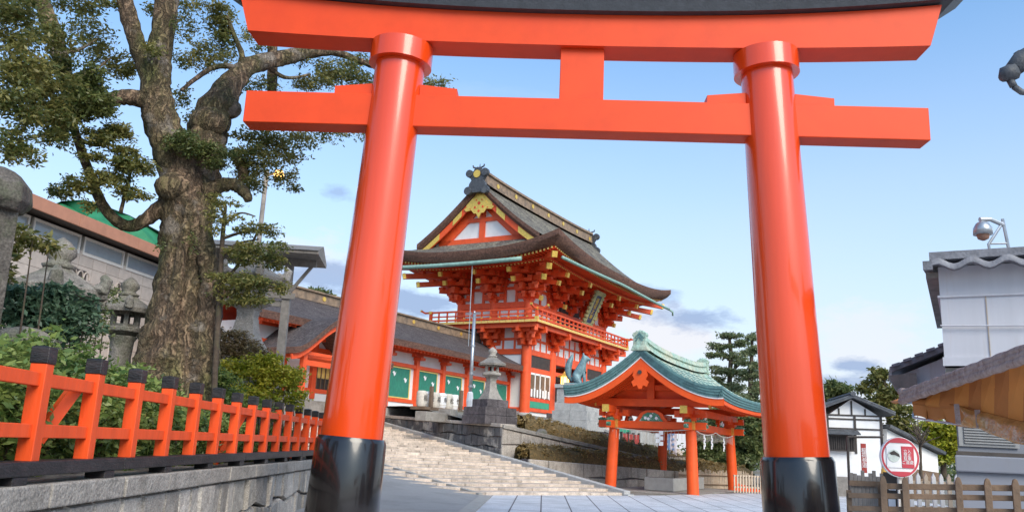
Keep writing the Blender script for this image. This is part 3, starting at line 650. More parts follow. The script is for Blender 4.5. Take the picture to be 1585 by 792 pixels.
def rafters(e0, e1, zo, s=.235, hgt=.12):
    A0, A1, B0, B1 = EU[0], EU[1], EV[0], EV[1]
    for side in range(3):
        lo, hi = ((A0, A1), (B0, B1), (A0, A1))[side]; n = int((hi-lo-2*e0-.3)/s)
        for i in range(n+1):
            x = lo+e0+.15+(hi-lo-2*e0-.3)*i/n; q = (x-lo)/(hi-lo); d = min(x-lo, hi-x); ee = min(e1, d)
            if ee-e0 < .08: continue
            zA = zo+upf(q, e0); zB = zo+.09*(ee-e0)+upf(q, ee)
            if side == 0: p, r, o = (x, B0+e0, zA), (x, B0+ee, zB), (0, -.03, 0)
            elif side == 1: p, r, o = (A0+e0, x, zA), (A0+ee, x, zB), (-.03, 0, 0)
            else: p, r, o = (x, B1-e0, zA), (x, B1-ee, zB), (0, .03, 0)
            ra.bar(p, r, .10, hgt); p = np.array(p); rt.bar(p+np.array(o), p-np.array(o)*.1, .104, hgt+.004)
rafters(.50, 1.75, 8.50); rafters(1.45, 3.9, 8.40)
rr = ra.build('rafters', 'verm_t', tw); rt.build('yellow_rafter_ends', 'yellow', rr)['kind'] = 'stuff'
fb_ = MB()
for e, z in ((.46, 8.585), (1.40, 8.40)):
    n = 24
    for side in range(3):
        lo, hi = ((EU), (EV), (EU))[side]; pr = None
        for i in range(n+1):
            x = lo+e+(hi-lo-2*e)*i/n; q = (x-lo)/(hi-lo); z_ = z+.05+upf(q, e)
            p = (x, EV[0]+e, z_) if side == 0 else (EU[0]+e, x, z_) if side == 1 else (x, EV[1]-e, z_)
            if pr: fb_.bar(pr, p, .13, .09)
            pr = p
fb_.build('eave_boards', 'red_d', tw)
# upper gabled roof
vc = 2.4; sl = MB(); und = MB(); rows, rowb = [], []
ur0, ur1 = -2.55, 13.95
vs_ = [vc+s*d for s, d in [(-1, x) for x in np.linspace(4.32, 0, 15)]+[(1, x) for x in np.linspace(.3, 4.32, 14)]]
def zm(v): return prof(6.15-abs(v-vc))
def vz(u): return .10*(abs(u-5.7)/8.2)**3
us_ = np.linspace(ur0, ur1, 22)
sl.grid([[(u, v, zm(v)+.04+vz(u)) for u in us_] for v in vs_])
sl.build('upper_roof', 'thatch', tw, smooth=True)
for uu, sg in ((ur0, 1), (ur1, -1)):
    vg = MB(); n_ = []
    for v in vs_:
        dn = .42; n_.append([(uu, v, zm(v)+.04+vz(uu)), (uu, v, zm(v)-dn*.5+vz(uu)), (uu+sg*.15, v, zm(v)-dn+vz(uu)), (uu+sg*.75, v, zm(v)-dn+vz(uu))])
    vg.grid(n_); vg.build('verge', 'thatch_edge', tw, smooth=True, ang=40)
    bb = MB(); gs_ = {}; pts = [(v, zm(v)-.44+vz(uu)) for v in vs_]
    for i in range(len(pts)-1):
        (va, za_), (vb, zb_) = pts[i], pts[i+1]; x0, x1 = uu+sg*.22, uu+sg*.32; 
        if abs((va+vb)/2-vc) > 3.0+.9: continue
        dn = .44; bb.add([(x0, va, za_), (x0, vb, zb_), (x0, vb, zb_-dn), (x0, va, za_-dn), (x1, va, za_), (x1, vb, zb_), (x1, vb, zb_-dn), (x1, va, za_-dn)], [(0, 1, 2, 3), (7, 6, 5, 4), (0, 4, 5, 1), (3, 2, 6, 7)])
        q = abs((va+vb)/2-vc)
        if q > 2.75 or 1.35 < q < 1.95 or q < .9:
            x0 -= sg*.03; f = .03; gg = gs_.setdefault(0 if q < .9 else (1 if q < 2.2 else 2)*(1 if va > vc else -1), MB()); gg.add([(x0, va, za_-f), (x0, vb, zb_-f), (x0, vb, zb_-dn+f), (x0, va, za_-dn+f)], [(0, 1, 2, 3)])
    o = bb.build('bargeboard', 'verm_t', tw); [gg.build('gold_board_fitting', 'gold', o) for gg in gs_.values()]
    # gegyo pendant in pierced gold
    x0 = uu+sg*.16; za_ = zm(vc)-.66
    pen = [(x*.86, y*.9) for x, y in [(0, .1), (.35, -.15), (.62, -.62), (1.25, -.95), (1.05, -1.12), (.62, -1.05), (.42, -1.3), (.2, -1.32), (0, -1.66)]]
    pen = pen+[(-x, y) for x, y in pen[-2:0:-1]]
    b = MB(); b.prism(pen, (x0, vc, za_), (0, 1, 0), (0, 0, 1), (sg*.07, 0, 0)); pd = b.build('gable_pendant', 'gold', tw)
    b = MB()
    for dx, dz, r in ((0, -.55, .17), (-.28, -.8, .12), (.28, -.8, .12), (0, -1.05, .13), (-.62, -.88, .07), (.62, -.88, .07), (-.2, -.35, .08), (.2, -.35, .08)):
        b.tube([(x0-sg*.012, vc+dx, za_+dz), (x0-sg*.02, vc+dx, za_+dz)], r*.6, 10)
    b.build('pierced_holes', 'red_d', pd)
    ug = uu+sg*.75
    b = MB(); b.prism([(v-vc, zm(v)-.5) for v in vs_ if abs(v-vc) < 3.6]+[(3.3, 9.95), (-3.3, 9.95)], (ug, vc, 0), (0, 1, 0), (0, 0, 1), (sg*.1, 0, 0)); b.build('gable_wall', 'white', tw)
    b = MB(); x = ug-sg*.1
    b.box(min(x, ug), max(x, ug)-.005, vc-3.1, vc+3.1, 10.0, 10.34); b.box(min(x, ug), max(x, ug)-.005, vc-.2, vc+.2, 10.34, 12.6); b.box(min(x, ug)-.02, max(x, ug)-.005, vc-1.7, vc+1.7, 11.35, 11.6)
    for s in (-1, 1): b.bar((x, vc+s*3.0, 10.4), (x, vc, 12.9), .12, .36, (1, 0, 0)) if False else None
    for i in range(len(pts)-1):
        (va, za_), (vb, zb_) = pts[i], pts[i+1]
        if abs((va+vb)/2-vc) > 3.2: continue
        b.add([(x, va, za_-.1), (x, vb, zb_-.1), (x, vb, zb_-.95), (x, va, za_-.95), (ug, va, za_-.1), (ug, vb, zb_-.1), (ug, vb, zb_-.95), (ug, va, za_-.95)], [(0, 1, 2, 3), (7, 6, 5, 4), (3, 2, 6, 7)])
    b.build('gable_timbers', 'verm_t', tw)
# ridge
b = MB(); P = []
for u in np.linspace(-2.4, 13.8, 20):
    z = 13.5+vz(u)*1.6; P.append([(u, vc-.36, z), (u, vc-.30, z+.62), (u, vc-.42, z+.64), (u, vc-.38, z+.80), (u, vc+.38, z+.80), (u, vc+.42, z+.64), (u, vc+.30, z+.62), (u, vc+.36, z)])
b.grid(P); b.add(P[0], [tuple(range(8))]); b.add(P[-1], [tuple(range(8))[::-1]]); rg_ = b.build('ridge', 'ridge', tw)
b = MB()
for u in np.arange(-.8, 13.6, 2.35): b.tube([(u, vc-.345, 13.86), (u, vc-.37, 13.86)], .15, 12)
b.build('ridge_crest', 'gold', rg_)
for uu, sg in ((-2.5, -1), (13.9, 1)):
    b = MB(); z = 13.35+vz(uu)
    on = [(x*.88, y*.86) for x, y in [(-.75, -.55), (-.62, .1), (-.45, .35), (-.62, .62), (-.55, .95), (-.32, 1.0), (-.22, 1.25), (0, 1.32)]]; on = on+[(-x, y) for x, y in on[-2::-1]]
    b.prism(on, (uu, vc, z), (0, 1, 0), (0, 0, 1), (sg*.28, 0, 0))
    for s in (-1, 1):
        b.tube([(uu+sg*.1, vc+s*.55, z+.75), (uu+sg*.35, vc+s*.55, z+.75)], .24, 12); b.tube([(uu+sg*.1, vc+s*.60, z-.35), (uu+sg*.35, vc+s*.60, z-.35)], .26, 12)
        b.tube([(uu+sg*.1, vc+s*.14, z+1.12), (uu+sg*.15, vc+s*.38, z+1.18), (uu+sg*.15, vc+s*.40, z+1.30)], .05, 6)
    b.tube([(uu, vc, z+1.05), (uu, vc, z+1.42)], [.07, .015], 6)
    o = b.build('ridge_end_ornament', 'tile_d', tw); b = MB(); b.tube([(uu+sg*.28, vc, z+.68), (uu+sg*.33, vc, z+.68)], .24, 18); b.build('crest_disc', 'gold', o)
# gutters
b = MB(); pr = []
for q in np.linspace(0.04, .99, 22): pr.append((EU[0]+(EU[1]-EU[0])*q, EV[0]+.10, 8.36+.10*abs(2*q-1)**2.6))
b.tube([(p[0], p[1], p[2]+.2*(1-abs(2*i/21-1))) for i, p in enumerate(pr)], .10, 8); b.tube([pr[-1], np.array(pr[-1])+[.6, -.1, -.12], np.array(pr[-1])+[.62, -.1, -.4]], .07, 8)
g2 = [(EU[0]+.08, y, 8.34+.12*abs((y-2.4)/6)**2) for y in np.linspace(-1.4, 8.2, 14)]; b.tube(g2, .13, 8)
b.build('rain_gutter', 'gutter', tw, smooth=True)
b = MB(); b.tube([(-3.55, 1.9, 8.3), (-3.5, 1.9, 3.2)], .025, 6); b.build('drain_chain', 'steel', tw)
# name plaque
pl = thing('name_plaque', 'tilted dark blue name plaque in a carved gilt frame under the gate eaves', 'plaque')
pl.parent = None; q0 = C0+(T3*5.9-M3*1.65+[0, 0, 7.05])*KS; pl.scale = (KS,)*3; pl.location = tuple(q0); pl.rotation_euler = (R_(-62+90)-R_(0), 0, RZ)
pl.rotation_euler = (R_(24), 0, RZ)
b = MB(); b.box(-.38, .38, -.04, .04, -.95, .95); b.build('board', 'navy', pl)
b = MB(); w_, h_ = .66, 1.25
for x0, x1, z0, z1 in ((-w_, -.38, -h_, h_), (.38, w_, -h_, h_), (-.38, .38, .95, h_), (-.38, .38, -h_, -.95)): b.box(x0, x1, -.09, .06, z0, z1)
for s in (-1, 1): 
    for z in np.linspace(-1.1, 1.1, 9): b.lathe([(.16, -.09), (.16, .09)], (s*.62, 0, z), 8)
b.build('carved_frame', mat('gilt_green_frame', (.42, .36, .16), .5, .5, 16, (.12, .22, .16), .42, 8), pl, bevel=.02)
text('gilt_characters', '稲\n荷\n大\n神', .42, 'gold', pl, (0, -.05, 0), (R_(90), 0, 0), .01)

# lit hanging lantern in front of the second column
hl = thing('hanging_lantern', 'lit square hanging lantern glowing yellow beside a gate column', 'lantern', tuple(C0+(T3*2.75-M3*1.25+[0, 0, 1.55])*KS), RZ); hl.scale = (KS,)*3
V['lamp_y'] = emis('lantern_paper_glow', (1, .62, .16), 3.2); V['lamp_w'] = emis('street_lamp_glow', (1, .50, .10), 5)
b = MB(); b.lathe([(.24, 0), (.24, .72)], (0, 0, .08), 6); b.build('glowing_panes', 'lamp_y', hl)
b = MB(); b.lathe([(.33, 0), (.33, .08)], (0, 0, 0), 6); b.lathe([(.46, 0), (.40, .07), (.12, .24), (.05, .34)], (0, 0, .80), 6)
for k in range(6): a = math.pi*k/3; b.box(.25*math.cos(a)-.02, .25*math.cos(a)+.02, .25*math.sin(a)-.02, .25*math.sin(a)+.02, .05, .82)
b.bar((-.3, 0, .42), (.3, 0, .42), .03, .03); b.build('lantern_frame', 'gold', hl)
b = MB(); b.tube([(0, 0, 1.1), (0, 0, 2.2)], .02, 6); b.build('chain', 'steel', hl)
# ------------------------------------------------------------------ corridor building left of the gate
G0 = C0+M3*1.1*KS
co = thing('corridor_hall', 'long vermilion shrine corridor with green reed blinds and a dark thatched roof', 'shrine hall', tuple(G0), RZ); co.scale = (KS,)*3
LC = -20.2; posts = [0, -2.38, -4.76, -7.14, -9.52, -11.9, -14.4, -16.95, -18.75]
b = MB(); b.box(LC, 0, .06, 4.4, -.35, 2.55); b.build('plaster_wall', 'white', co)
b = MB(); b.box(LC, -12.6, -.35, 4.6, -2.6, -.43); b.build('stone_podium', 'stone', co)
b = MB(); b.box(-12.6, -.05, -.32, .04, -1.5, -.43); b.build('stone_sill', 'pale', co)
b = MB(); b.box(LC, .1, -.05, .055, -.42, -.10); b.build('plaster_foot', 'white', co)
for x in posts:
    b = MB(); b.box(x-.13, x+.13, -.13, .13, -.35, 2.32); p_ = b.build('post', 'verm_t', co, bevel=.02)
    b = MB(); b.box(x-.36, x+.36, -.16, .12, 2.20, 2.34); b.box(x-.2, x+.2, -.4, .12, 2.05, 2.18); b.build('bearing_block', 'verm_t', p_)
for z0, z1 in ((-.10, .08), (1.62, 1.80), (2.34, 2.50)):
    b = MB(); b.box(LC, 0, -.09, .055, z0, z1); b.build('rail', 'verm_t', co, bevel=.01)
for i in range(len(posts)-1):
    x1, x0 = posts[i]-.13, posts[i+1]+.13
    if x0 < -12 or i == 0: continue
    xa, xb = x0+.08, x1-.42
    b = MB(); b.box(xa, xb, -.015, .052, .10, 1.60); gp = b.build('reed_blind', 'green', co)
    b = MB()
    for a, c, z0, z1 in ((xa-.05, xa, .10, 1.6), (xb, xb+.06, .10, 1.6), (xa, xb, 1.54, 1.6), (xa, xb, .10, .15)): b.box(a, c, -.035, .05, z0, z1)
    b.build('yellow_border', 'yellow', gp)
    b = MB()
    for cx_, cz in ((xa+.35+(i % 2)*.2, 1.25), (xb-.35, 1.0)): b.prism([(0, .12), (.1, .02), (.16, .1), (.12, -.06), (.02, -.14), (-.04, -.02), (-.12, .06)], (cx_, -.022, cz), (1, 0, 0), (0, 0, 1), (0, -.006, 0))
    b.build('white_crest', 'paper', gp)
b = MB(); b.box(-2.1, -.3, -.01, .052, .12, 1.55); b.build('reed_blind', 'green', co)
# yellow and slatted boards beside the entrance
b = MB(); 
for i in range(8): x = -16.7+i*.27; b.box(x, x+.255, -.03, .05, .55, 1.25)
b.build('yellow_boards', 'yellow', co)
b = MB(); b.box(-16.8, -14.5, -.02, .05, 1.27, 1.6); b.box(-16.8, -14.5, -.02, .05, -.1, .53); b.build('dark_panel', 'wood_dk', co)
b = MB()
for i in range(9): x = -16.75+i*.27; b.box(x, x+.05, -.06, -.022, -.1, 1.6)
b.build('slats', 'wood', co)
# roof
def croof(u0, u1, vc, hw, ze, zr, p, th, sagend=0, n=14):
    Z = lambda v: ze+(zr-ze)*(1-abs(v-vc)/hw)**p
    vs = [vc+hw*q for q in np.linspace(-1, 1, 2*n+1)]; us = np.linspace(u0, u1, 30)
    up = lambda u: sagend*(abs(u-(u0+u1)/2)/((u1-u0)/2))**4
    t = MB(); t.grid([[(u, v, Z(v)+up(u)) for u in us] for v in vs])
    e = MB(); fr = vs[0]
    for v in (vs[0], vs[-1]):
        s = 1 if v < vc else -1
        e.grid([[(u, v, Z(v)+up(u)) for u in us], [(u, v+s*.03, Z(v)-th+up(u)) for u in us], [(u, v+s*.5, Z(v)-th+.1+up(u)) for u in us]])
    for u in (u0, u1):
        s = 1 if u == u0 else -1
        e.grid([[(u, v, Z(v)+up(u)) for v in vs], [(u, v, Z(v)-th+up(u)) for v in vs], [(u+s*.45, v, Z(v)-th+up(u)) for v in vs]])
    return t, e, Z, vs, us, up
t_, e_, Z, vs, us, up = croof(LC-1, .55, 2.25, 3.35, 2.72, 4.28, 1.12, .30)
r_ = t_.build('roof', 'barkroof', co, smooth=True); e_.build('roof_edge', 'thatch_edge', r_)
b = MB(); b.grid([[(u, v, Z(v)-.33) for u in (LC-1, .5)] for v in vs]); b.build('soffit', 'verm_t', co)
b = MB(); y_ = MB()
for x in np.arange(LC-.8, .5, .30):
    b.bar((x, -.95, 2.36), (x, .1, 2.58), .09, .11)
b.build('rafters', 'verm_t', co)
b = MB(); b.box(LC-1, .3, 2.05, 2.45, 4.2, 4.62); b.box(LC-1, .4, 1.95, 2.55, 4.62, 4.70); rr = b.build('ridge', 'ridge', co)
for x in np.arange(-19.2, 0, 2.4):
    b = MB(); b.tube([(x, 2.06, 4.42), (x, 2.02, 4.42)], .11, 10); b.build('ridge_crest', 'gold', rr)
# undulating gabled entrance canopy
b = MB(); e_ = MB(); cu = -17.8; hw = 3.0
KZ = lambda u: 1.32+1.55*(.5+.5*math.cos(math.pi*min(1, abs(u-cu)/hw)))**.85
us = [cu+hw*q for q in np.linspace(-1, 1, 25)]
b.grid([[(u, v, KZ(u)+.0) for v in (-2.6, -1.2, .8)] for u in us]); cp = b.build('curved_canopy_roof', 'barkroof', co, smooth=True)
e_.grid([[(u, -2.6, KZ(u)), (u, -2.58, KZ(u)-.24), (u, -2.2, KZ(u)-.26), (u, .8, KZ(u)-.26)] for u in us]); e_.grid([[(us[0], v, KZ(us[0])), (us[0], v, KZ(us[0])-.24)] for v in (-2.6, .8)]); e_.build('canopy_edge', 'thatch_edge', cp)
b = MB()
for i in range(24):
    a, c = us[i], us[i+1]; b.bar((a, -2.42, KZ(a)-.36), (c, -2.42, KZ(c)-.36), .08, .2, (0, 0, 1))
for v in (-2.2, -1.4, -.6): b.box(cu-2.4, cu+2.4, v-.06, v+.06, 1.15, 1.27)
b.box(cu-2.5, cu-2.3, -2.3, 0, 1.0, 1.15); b.box(cu-2.15, cu-1.95, -2.25, -2.05, -.5, 1.15); b.box(cu+1.95, cu+2.15, -2.25, -2.05, -.5, 1.15); b.box(cu-2.1, cu+2.1, -2.2, -2.1, .75, .95); b.build('canopy_frame', 'verm_t', cp)
# ------------------------------------------------------------------ washing pavilion
PT = R_(24.69); PB = np.array([5.59, 32.85, .1]); PRZ = math.pi/2-PT
pv = thing('washing_pavilion', 'vermilion washing pavilion with a curved green copper gable roof on four posts', 'pavilion', tuple(PB), PRZ)
W_, L_ = 3.08, 6.65
for u in (0, L_):
    for v in (0, W_):
        du, dv = (.14 if u == 0 else -.14), (.10 if v == 0 else -.10)
        b = MB(); b.tube([(u-du*.5, v-dv, -.12), (u+du*.5, v+dv*.3, 3.0)], [.225, .195], 26); p_ = b.build('post', 'verm_p', pv, smooth=True, ang=40)
        b = MB(); b.box(u-.3, u+.3, v-.3, v+.3, 2.50, 2.72) if False else b.box(u-.21, u+.21, v-.21, v+.21, 2.28, 2.60); b.build('gilt_sleeve', 'gold', p_)
for v in (0, W_):
    b = MB(); b.box(-.62, L_+.62, v-.11, v+.11, 2.26, 2.55); b.build('tie_beam', 'verm_p', pv, bevel=.015)
    b = MB(); b.box(-.95, L_+.95, v-.12, v+.12, 2.86, 3.12); b.build('wall_plate', 'verm_p', pv, bevel=.015)
    for xa_, xb_ in ((-1.02, -.955), (L_+.955, L_+1.02)): b = MB(); b.box(xa_, xb_, v-.135, v+.135, 2.85, 3.13); b.build('gilt_beam_end', 'gold', pv)
for u in (0, L_):
    b = MB(); b.box(u-.11, u+.11, -.62, W_+.62, 2.28, 2.56); b.build('tie_beam', 'verm_p', pv, bevel=.015)
    b = MB(); b.box(u-.13, u+.13, -.75, W_+.75, 3.125, 3.42); b.build('cross_beam', 'verm_p', pv, bevel=.015)
    for v in (-.78, W_+.72): b = MB(); b.box(u-.15, u+.15, v, v+.06, 3.11, 3.43); b.build('gilt_beam_end', 'gold', pv)
for u in (0, L_):
    for v in (0, W_):
        b = MB(); b.box(u-.26, u+.26, v-.26, v+.26, 2.60, 2.74)
        for d in ((1, 0), (0, 1)):
            d = np.array(d); p = np.array([u, v])
            b.bar((*(p-d*.62), 2.80), (*(p+d*.62), 2.80), .15, .13)
            for k in (-.5, 0, .5): q = p+d*k; b.box(q[0]-.11, q[0]+.11, q[1]-.11, q[1]+.11, 2.865 if d[0] else 2.75, 2.98)
        b.build('bracket_set', 'verm_p', pv)
V['carve'] = mat('painted_carving', (.07, .22, .13), .6, .5, 22, (.68, .66, .58), .40, 14, soft=.05)
def frog(p, ax, w=.5, h=.42):
    out = [(-w*1.35, 0), (-w*1.15, .1), (-w*.85, h*.75), (-w*.4, h), (w*.4, h), (w*.85, h*.75), (w*1.15, .1), (w*1.35, 0)]; inn = [(x*.72, y*.78) for x, y in out]
    b = MB(); ax = np.array(ax, float); nx = np.cross(ax, (0, 0, 1)); b.prism(out, np.array(p)-nx*.05, ax, (0, 0, 1), nx*.08); o = b.build('strut_carving_frame', 'verm_p', pv)
    b = MB(); b.prism(inn, np.array(p)-nx*.075, ax, (0, 0, 1), nx*.13); c = b.build('painted_carving', 'carve', o)
    b = MB()
    for a, z in ((-.22, .12), (0, .2), (.22, .12), (.1, .09)): b.tube([np.array(p)+ax*a+[0, 0, z]-nx*.10, np.array(p)+ax*a+[0, 0, z]+nx*.09], .06, 8)
    b.build('pale_flower', 'paper', c)
for u in (-.02, L_+.02): frog((u, W_/2, 2.56), (0, 1, 0))
for v in (-.02, W_+.02):
    for u in (L_*.28, L_*.72): frog((u, v, 2.56), (1, 0, 0), .36, .34)
for u in (0, L_):       # carved nosings beyond the posts
    for v, s in ((0, -1), (W_, 1)):
        b = MB(); b.prism([(0, -.14), (.34, -.16), (.46, -.02), (.38, .10), (.44, .2), (.25, .26), (0, .22)], (u-.09, v+s*.22, 2.42), (0, s, 0), (0, 0, 1), (.18, 0, 0)); b.build('carved_nosing', 'carve', pv)
for v in (0, W_):
    for u, s in ((0, -1), (L_, 1)):
        b = MB(); b.prism([(0, -.14), (.34, -.16), (.46, -.02), (.38, .10), (.44, .2), (.25, .26), (0, .22)], (u+s*.22, v-.09, 2.42), (s, 0, 0), (0, 0, 1), (0, .18, 0)); b.build('carved_nosing', 'carve', pv)
VC = W_/2; HW = 3.12
PZ = lambda v: 3.52+1.60*(1-min(1, abs(v-VC)/HW))**1.75+.10*(abs(v-VC)/HW)**4
U0, U1 = -1.55, L_+1.45
upp = lambda u: .20*(abs(u-(U0+U1)/2)/((U1-U0)/2))**3
vs = [VC+HW*q for q in np.linspace(-1, 1, 41)]; us = np.linspace(U0, U1, 27)
b = MB(); b.grid([[(u, v, PZ(v)+upp(u)) for u in us] for v in vs]); rf_ = b.build('copper_roof', 'copper', pv, smooth=True)
b = MB()       # standing seams, stepped courses
for v in np.concatenate([VC-HW+np.arange(.16, HW-.3, .17), VC+HW-np.arange(.16, HW-.3, .17)]):
    for i in range(26):
        b.bar((us[i], v, PZ(v)+upp(us[i])+.006), (us[i+1], v, PZ(v)+upp(us[i+1])+.006), .028, .022)
for v0, v1 in ((VC-HW, VC), (VC, VC+HW)):
    for j, u in enumerate(np.arange(U0+.3, U1, .42)):
        for k in range(10):
            if (j+k) % 2 == 0: continue
            a, c = v0+(v1-v0)*k/10, v0+(v1-v0)*(k+1)/10; b.bar((u, a, PZ(a)+upp(u)+.006), (u, c, PZ(c)+upp(u)+.006), .018, .016)
b.build('copper_seams', 'copper_d', rf_)
e_ = MB()
for k, (d0, d1, ins) in enumerate(((0, .09, 0), (.09, .18, .035), (.18, .27, .07), (.27, .36, .11))):
    for v, s in ((vs[0], 1), (vs[-1], -1)):
        e_.grid([[(u, v+s*ins, PZ(v)+upp(u)-d0) for u in us], [(u, v+s*ins, PZ(v)+upp(u)-d1) for u in us], [(u, v+s*(ins+.035), PZ(v)+upp(u)-d1) for u in us]])
    for u, s in ((U0, 1), (U1, -1)):
        e_.grid([[(u+s*ins, v, PZ(v)+upp(u)-d0*1.1) for v in vs], [(u+s*ins, v, PZ(v)+upp(u)-d1*1.1) for v in vs], [(u+s*(ins+.035), v, PZ(v)+upp(u)-d1*1.1) for v in vs]])
e_.build('layered_copper_edge', 'copper_d', rf_)
for u, s in ((U0, 1), (U1, -1)): b = MB(); b.grid([[(u+s*.13, v, PZ(v)+upp(u)-.39) for v in vs], [(u+s*.13, v, PZ(v)+upp(u)-.45) for v in vs], [(u+s*.3, v, PZ(v)+upp(u)-.45) for v in vs]]); b.build('white_fillet', 'white', pv)
b = MB(); b.grid([[(u, v, PZ(v)+upp(u)-.42) for u in us[1:-1]] for v in vs[1:-1]]); b.build('soffit_boards', 'verm_p', pv, smooth=True)
for u, s in ((U0, 1), (U1, -1)):
    b = MB(); x0, x1 = u+s*.16, u+s*.25
    for i in range(40):
        va, vb = vs[i], vs[i+1]; za_, zb_ = PZ(va)+upp(u)-.44, PZ(vb)+upp(u)-.44; dn = .25+.06*(1-abs(va-VC)/HW); 
        b.add([(x0, va, za_), (x0, vb, zb_), (x0, vb, zb_-dn), (x0, va, za_-dn), (x1, va, za_), (x1, vb, zb_), (x1, vb, zb_-dn), (x1, va, za_-dn)], [(0, 1, 2, 3), (7, 6, 5, 4), (0, 4, 5, 1), (3, 2, 6, 7)])
    b.build('bargeboard', 'verm_p', pv)
    pen = [(0, .0), (.22, -.14), (.30, -.36), (.22, -.5), (.34, -.6), (.26, -.78), (.12, -.72), (.06, -.86)]; pen += [(-x, y) for x, y in pen[::-1]][:-1]
    b = MB(); b.prism(pen, (x0-s*.09, VC, PZ(VC)-.56), (0, 1, 0), (0, 0, 1), (s*.06, 0, 0)); pd = b.build('gable_pendant', 'verm_p', pv)
    b = MB(); b.tube([(x0-s*.10, VC, PZ(VC)-.80), (x0-s*.14, VC, PZ(VC)-.80)], .085, 6); b.build('dark_boss', 'wood_dk', pd)
b = MB(); b.prism([(v-VC, PZ(v)-.46) for v in vs if abs(v-VC) < 1.7]+[(1.5, 3.42), (-1.5, 3.42)], (.1, VC, 0), (0, 1, 0), (0, 0, 1), (.1, 0, 0)); b.build('gable_board', 'verm_p', pv)
b = MB(); b.box(-.15, .0, VC-.14, VC+.14, 3.42, 4.6); b.box(-1.2, L_+1.1, VC-.13, VC+.13, 4.32, 4.58); b.box(-.1, .08, VC-1.1, VC+1.1, 3.75, 3.95); b.build('ridge_pole', 'verm_p', pv)
b = MB()
for u in np.arange(U0+.4, U1-.3, .26):
    for s, v0 in ((1, vs[2]), (-1, vs[-3])):
        pr = None
        for k in range(8):
            v = v0+s*k*.38; z = PZ(v)+upp(u)-.50; 
            if pr: b.bar(pr, (u, v, z), .085, .10)
            pr = (u, v, z)
b.build('rafters', 'verm_p', pv)
for s, v in ((1, vs[1]), (-1, vs[-2])):
    b = MB()
    for i in range(1, 25): b.bar((us[i], v, PZ(v)+upp(us[i])-.44), (us[i+1], v, PZ(v)+upp(us[i+1])-.44), .05, .13)
    b.build('eave_board', 'verm_p', pv)
b = MB(); P = []
for u in np.linspace(U0+.25, U1-.25, 24):
    z = PZ(VC)-.10+upp(u)*1.15; P.append([(u, VC-.26, z), (u, VC-.17, z+.24), (u, VC-.24, z+.27), (u, VC-.17, z+.47), (u, VC+.17, z+.47), (u, VC+.24, z+.27), (u, VC+.17, z+.24), (u, VC+.26, z)])
b.grid(P); b.add(P[0], [tuple(range(8))]); b.add(P[-1], [tuple(range(8))[::-1]]); b.build('copper_ridge', 'copper', pv)
for u, s in ((U0+.18, -1), (U1-.18, 1)):
    z = PZ(VC)+.0+upp(u); out = [(x*.85, y*.84) for x, y in [(-.42, -.2), (-.30, .06), (-.30, .42), (-.36, .5), (-.3, .62), (-.2, .64), (-.15, .72), (-.05, .68), (0, .76)]]; out += [(-x, y) for x, y in out[-2::-1]]
    b = MB(); b.prism(out, (u, VC, z), (0, 1, 0), (0, 0, 1), (s*.22, 0, 0)); o = b.build('ridge_end_ornament', 'copper', pv, bevel=.02)
    b = MB(); b.prism([(0, .45), (.16, .2), (.1, .2), (0, .36), (-.1, .2), (-.16, .2)], (u+s*.225, VC, z), (0, 1, 0), (0, 0, 1), (s*.025, 0, 0)); b.prism([(0, .54), (.2, .3), (.15, .3), (0, .47), (-.15, .3), (-.2, .3)], (u+s*.225, VC, z), (0, 1, 0), (0, 0, 1), (s*.025, 0, 0)); b.build('raised_chevron', 'copper_d', o)
# slanting skirt board and stone plinth
b = MB(); b.prism([(0, -.12), (1.6, -.35), (1.6, -.12), (.1, .22), (0, .22)], (L_-.05, -.25, 0), (.7, -.7, 0), (0, 0, 1), (.07, .07, 0)); b.build('splayed_foot_board', 'verm_p', pv)
b = MB(); b.box(-.35, L_+.5, -.3, W_+.4, -.2, -.085); b.build('plinth', 'stone', pv, bevel=.02)
# stone basin inside, sacred rope with paper streamers
bs = thing('water_basin', 'long low grey stone water basin inside the washing pavilion', 'stone basin', tuple(PB+T3*0), PRZ)
b = MB(); b.box(1.0, L_-.9, .95, 2.15, -.08, .42); b.build('trough', 'cement', bs, bevel=.03)
b = MB(); b.box(1.12, L_-1.02, 1.07, 2.03, .424, .43); b.build('water', mat('basin_water', (.05, .06, .06), .05, .05, 3), bs)
ro = thing('sacred_rope', 'thin straw rope with white zigzag paper streamers strung round the pavilion beams', 'rope', tuple(PB), PRZ)
b = MB(); pth = []
for i in range(17): q = i/16; pth.append((-.16, W_*(1-q), 2.28-.10*math.sin(math.pi*q)))
for i in range(1, 25): q = i/24; pth.append((L_*q, -.16, 2.28-.14*abs(math.sin(math.pi*q*2))))
b.tube(pth, .022, 6); b.build('rope', 'straw', ro, smooth=True)
for (x, y, z, d) in ((-.20, 1.15, 2.2, (0, 1)), (1.3, -.2, 2.14, (1, 0)), (2.5, -.2, 2.16, (1, 0)), (4.6, -.2, 2.1, (1, 0))):
    b = MB(); d = np.array([*d, 0.]); zc = z
    for k in range(5): 
        o = d*(.07 if k % 2 else -.05); p = np.array([x, y, zc])+o; b.bar(p, p+[0, 0, -.15], .17, .012, d[[1, 0, 2]]); zc -= .10
    b.build('paper_streamer', 'paper', ro)
b = MB()
for q in np.arange(.05, 1, .045): b.tube([(-.17, W_*q, 2.2), (-.17, W_*q, 1.9-.1*rnd.random())], .006, 4)
for q in np.arange(.02, 1, .022): b.tube([(L_*q, -.17, 2.2), (L_*q, -.17, 1.95-.1*rnd.random())], .006, 4)
b.build('straw_tassels', 'straw', ro)
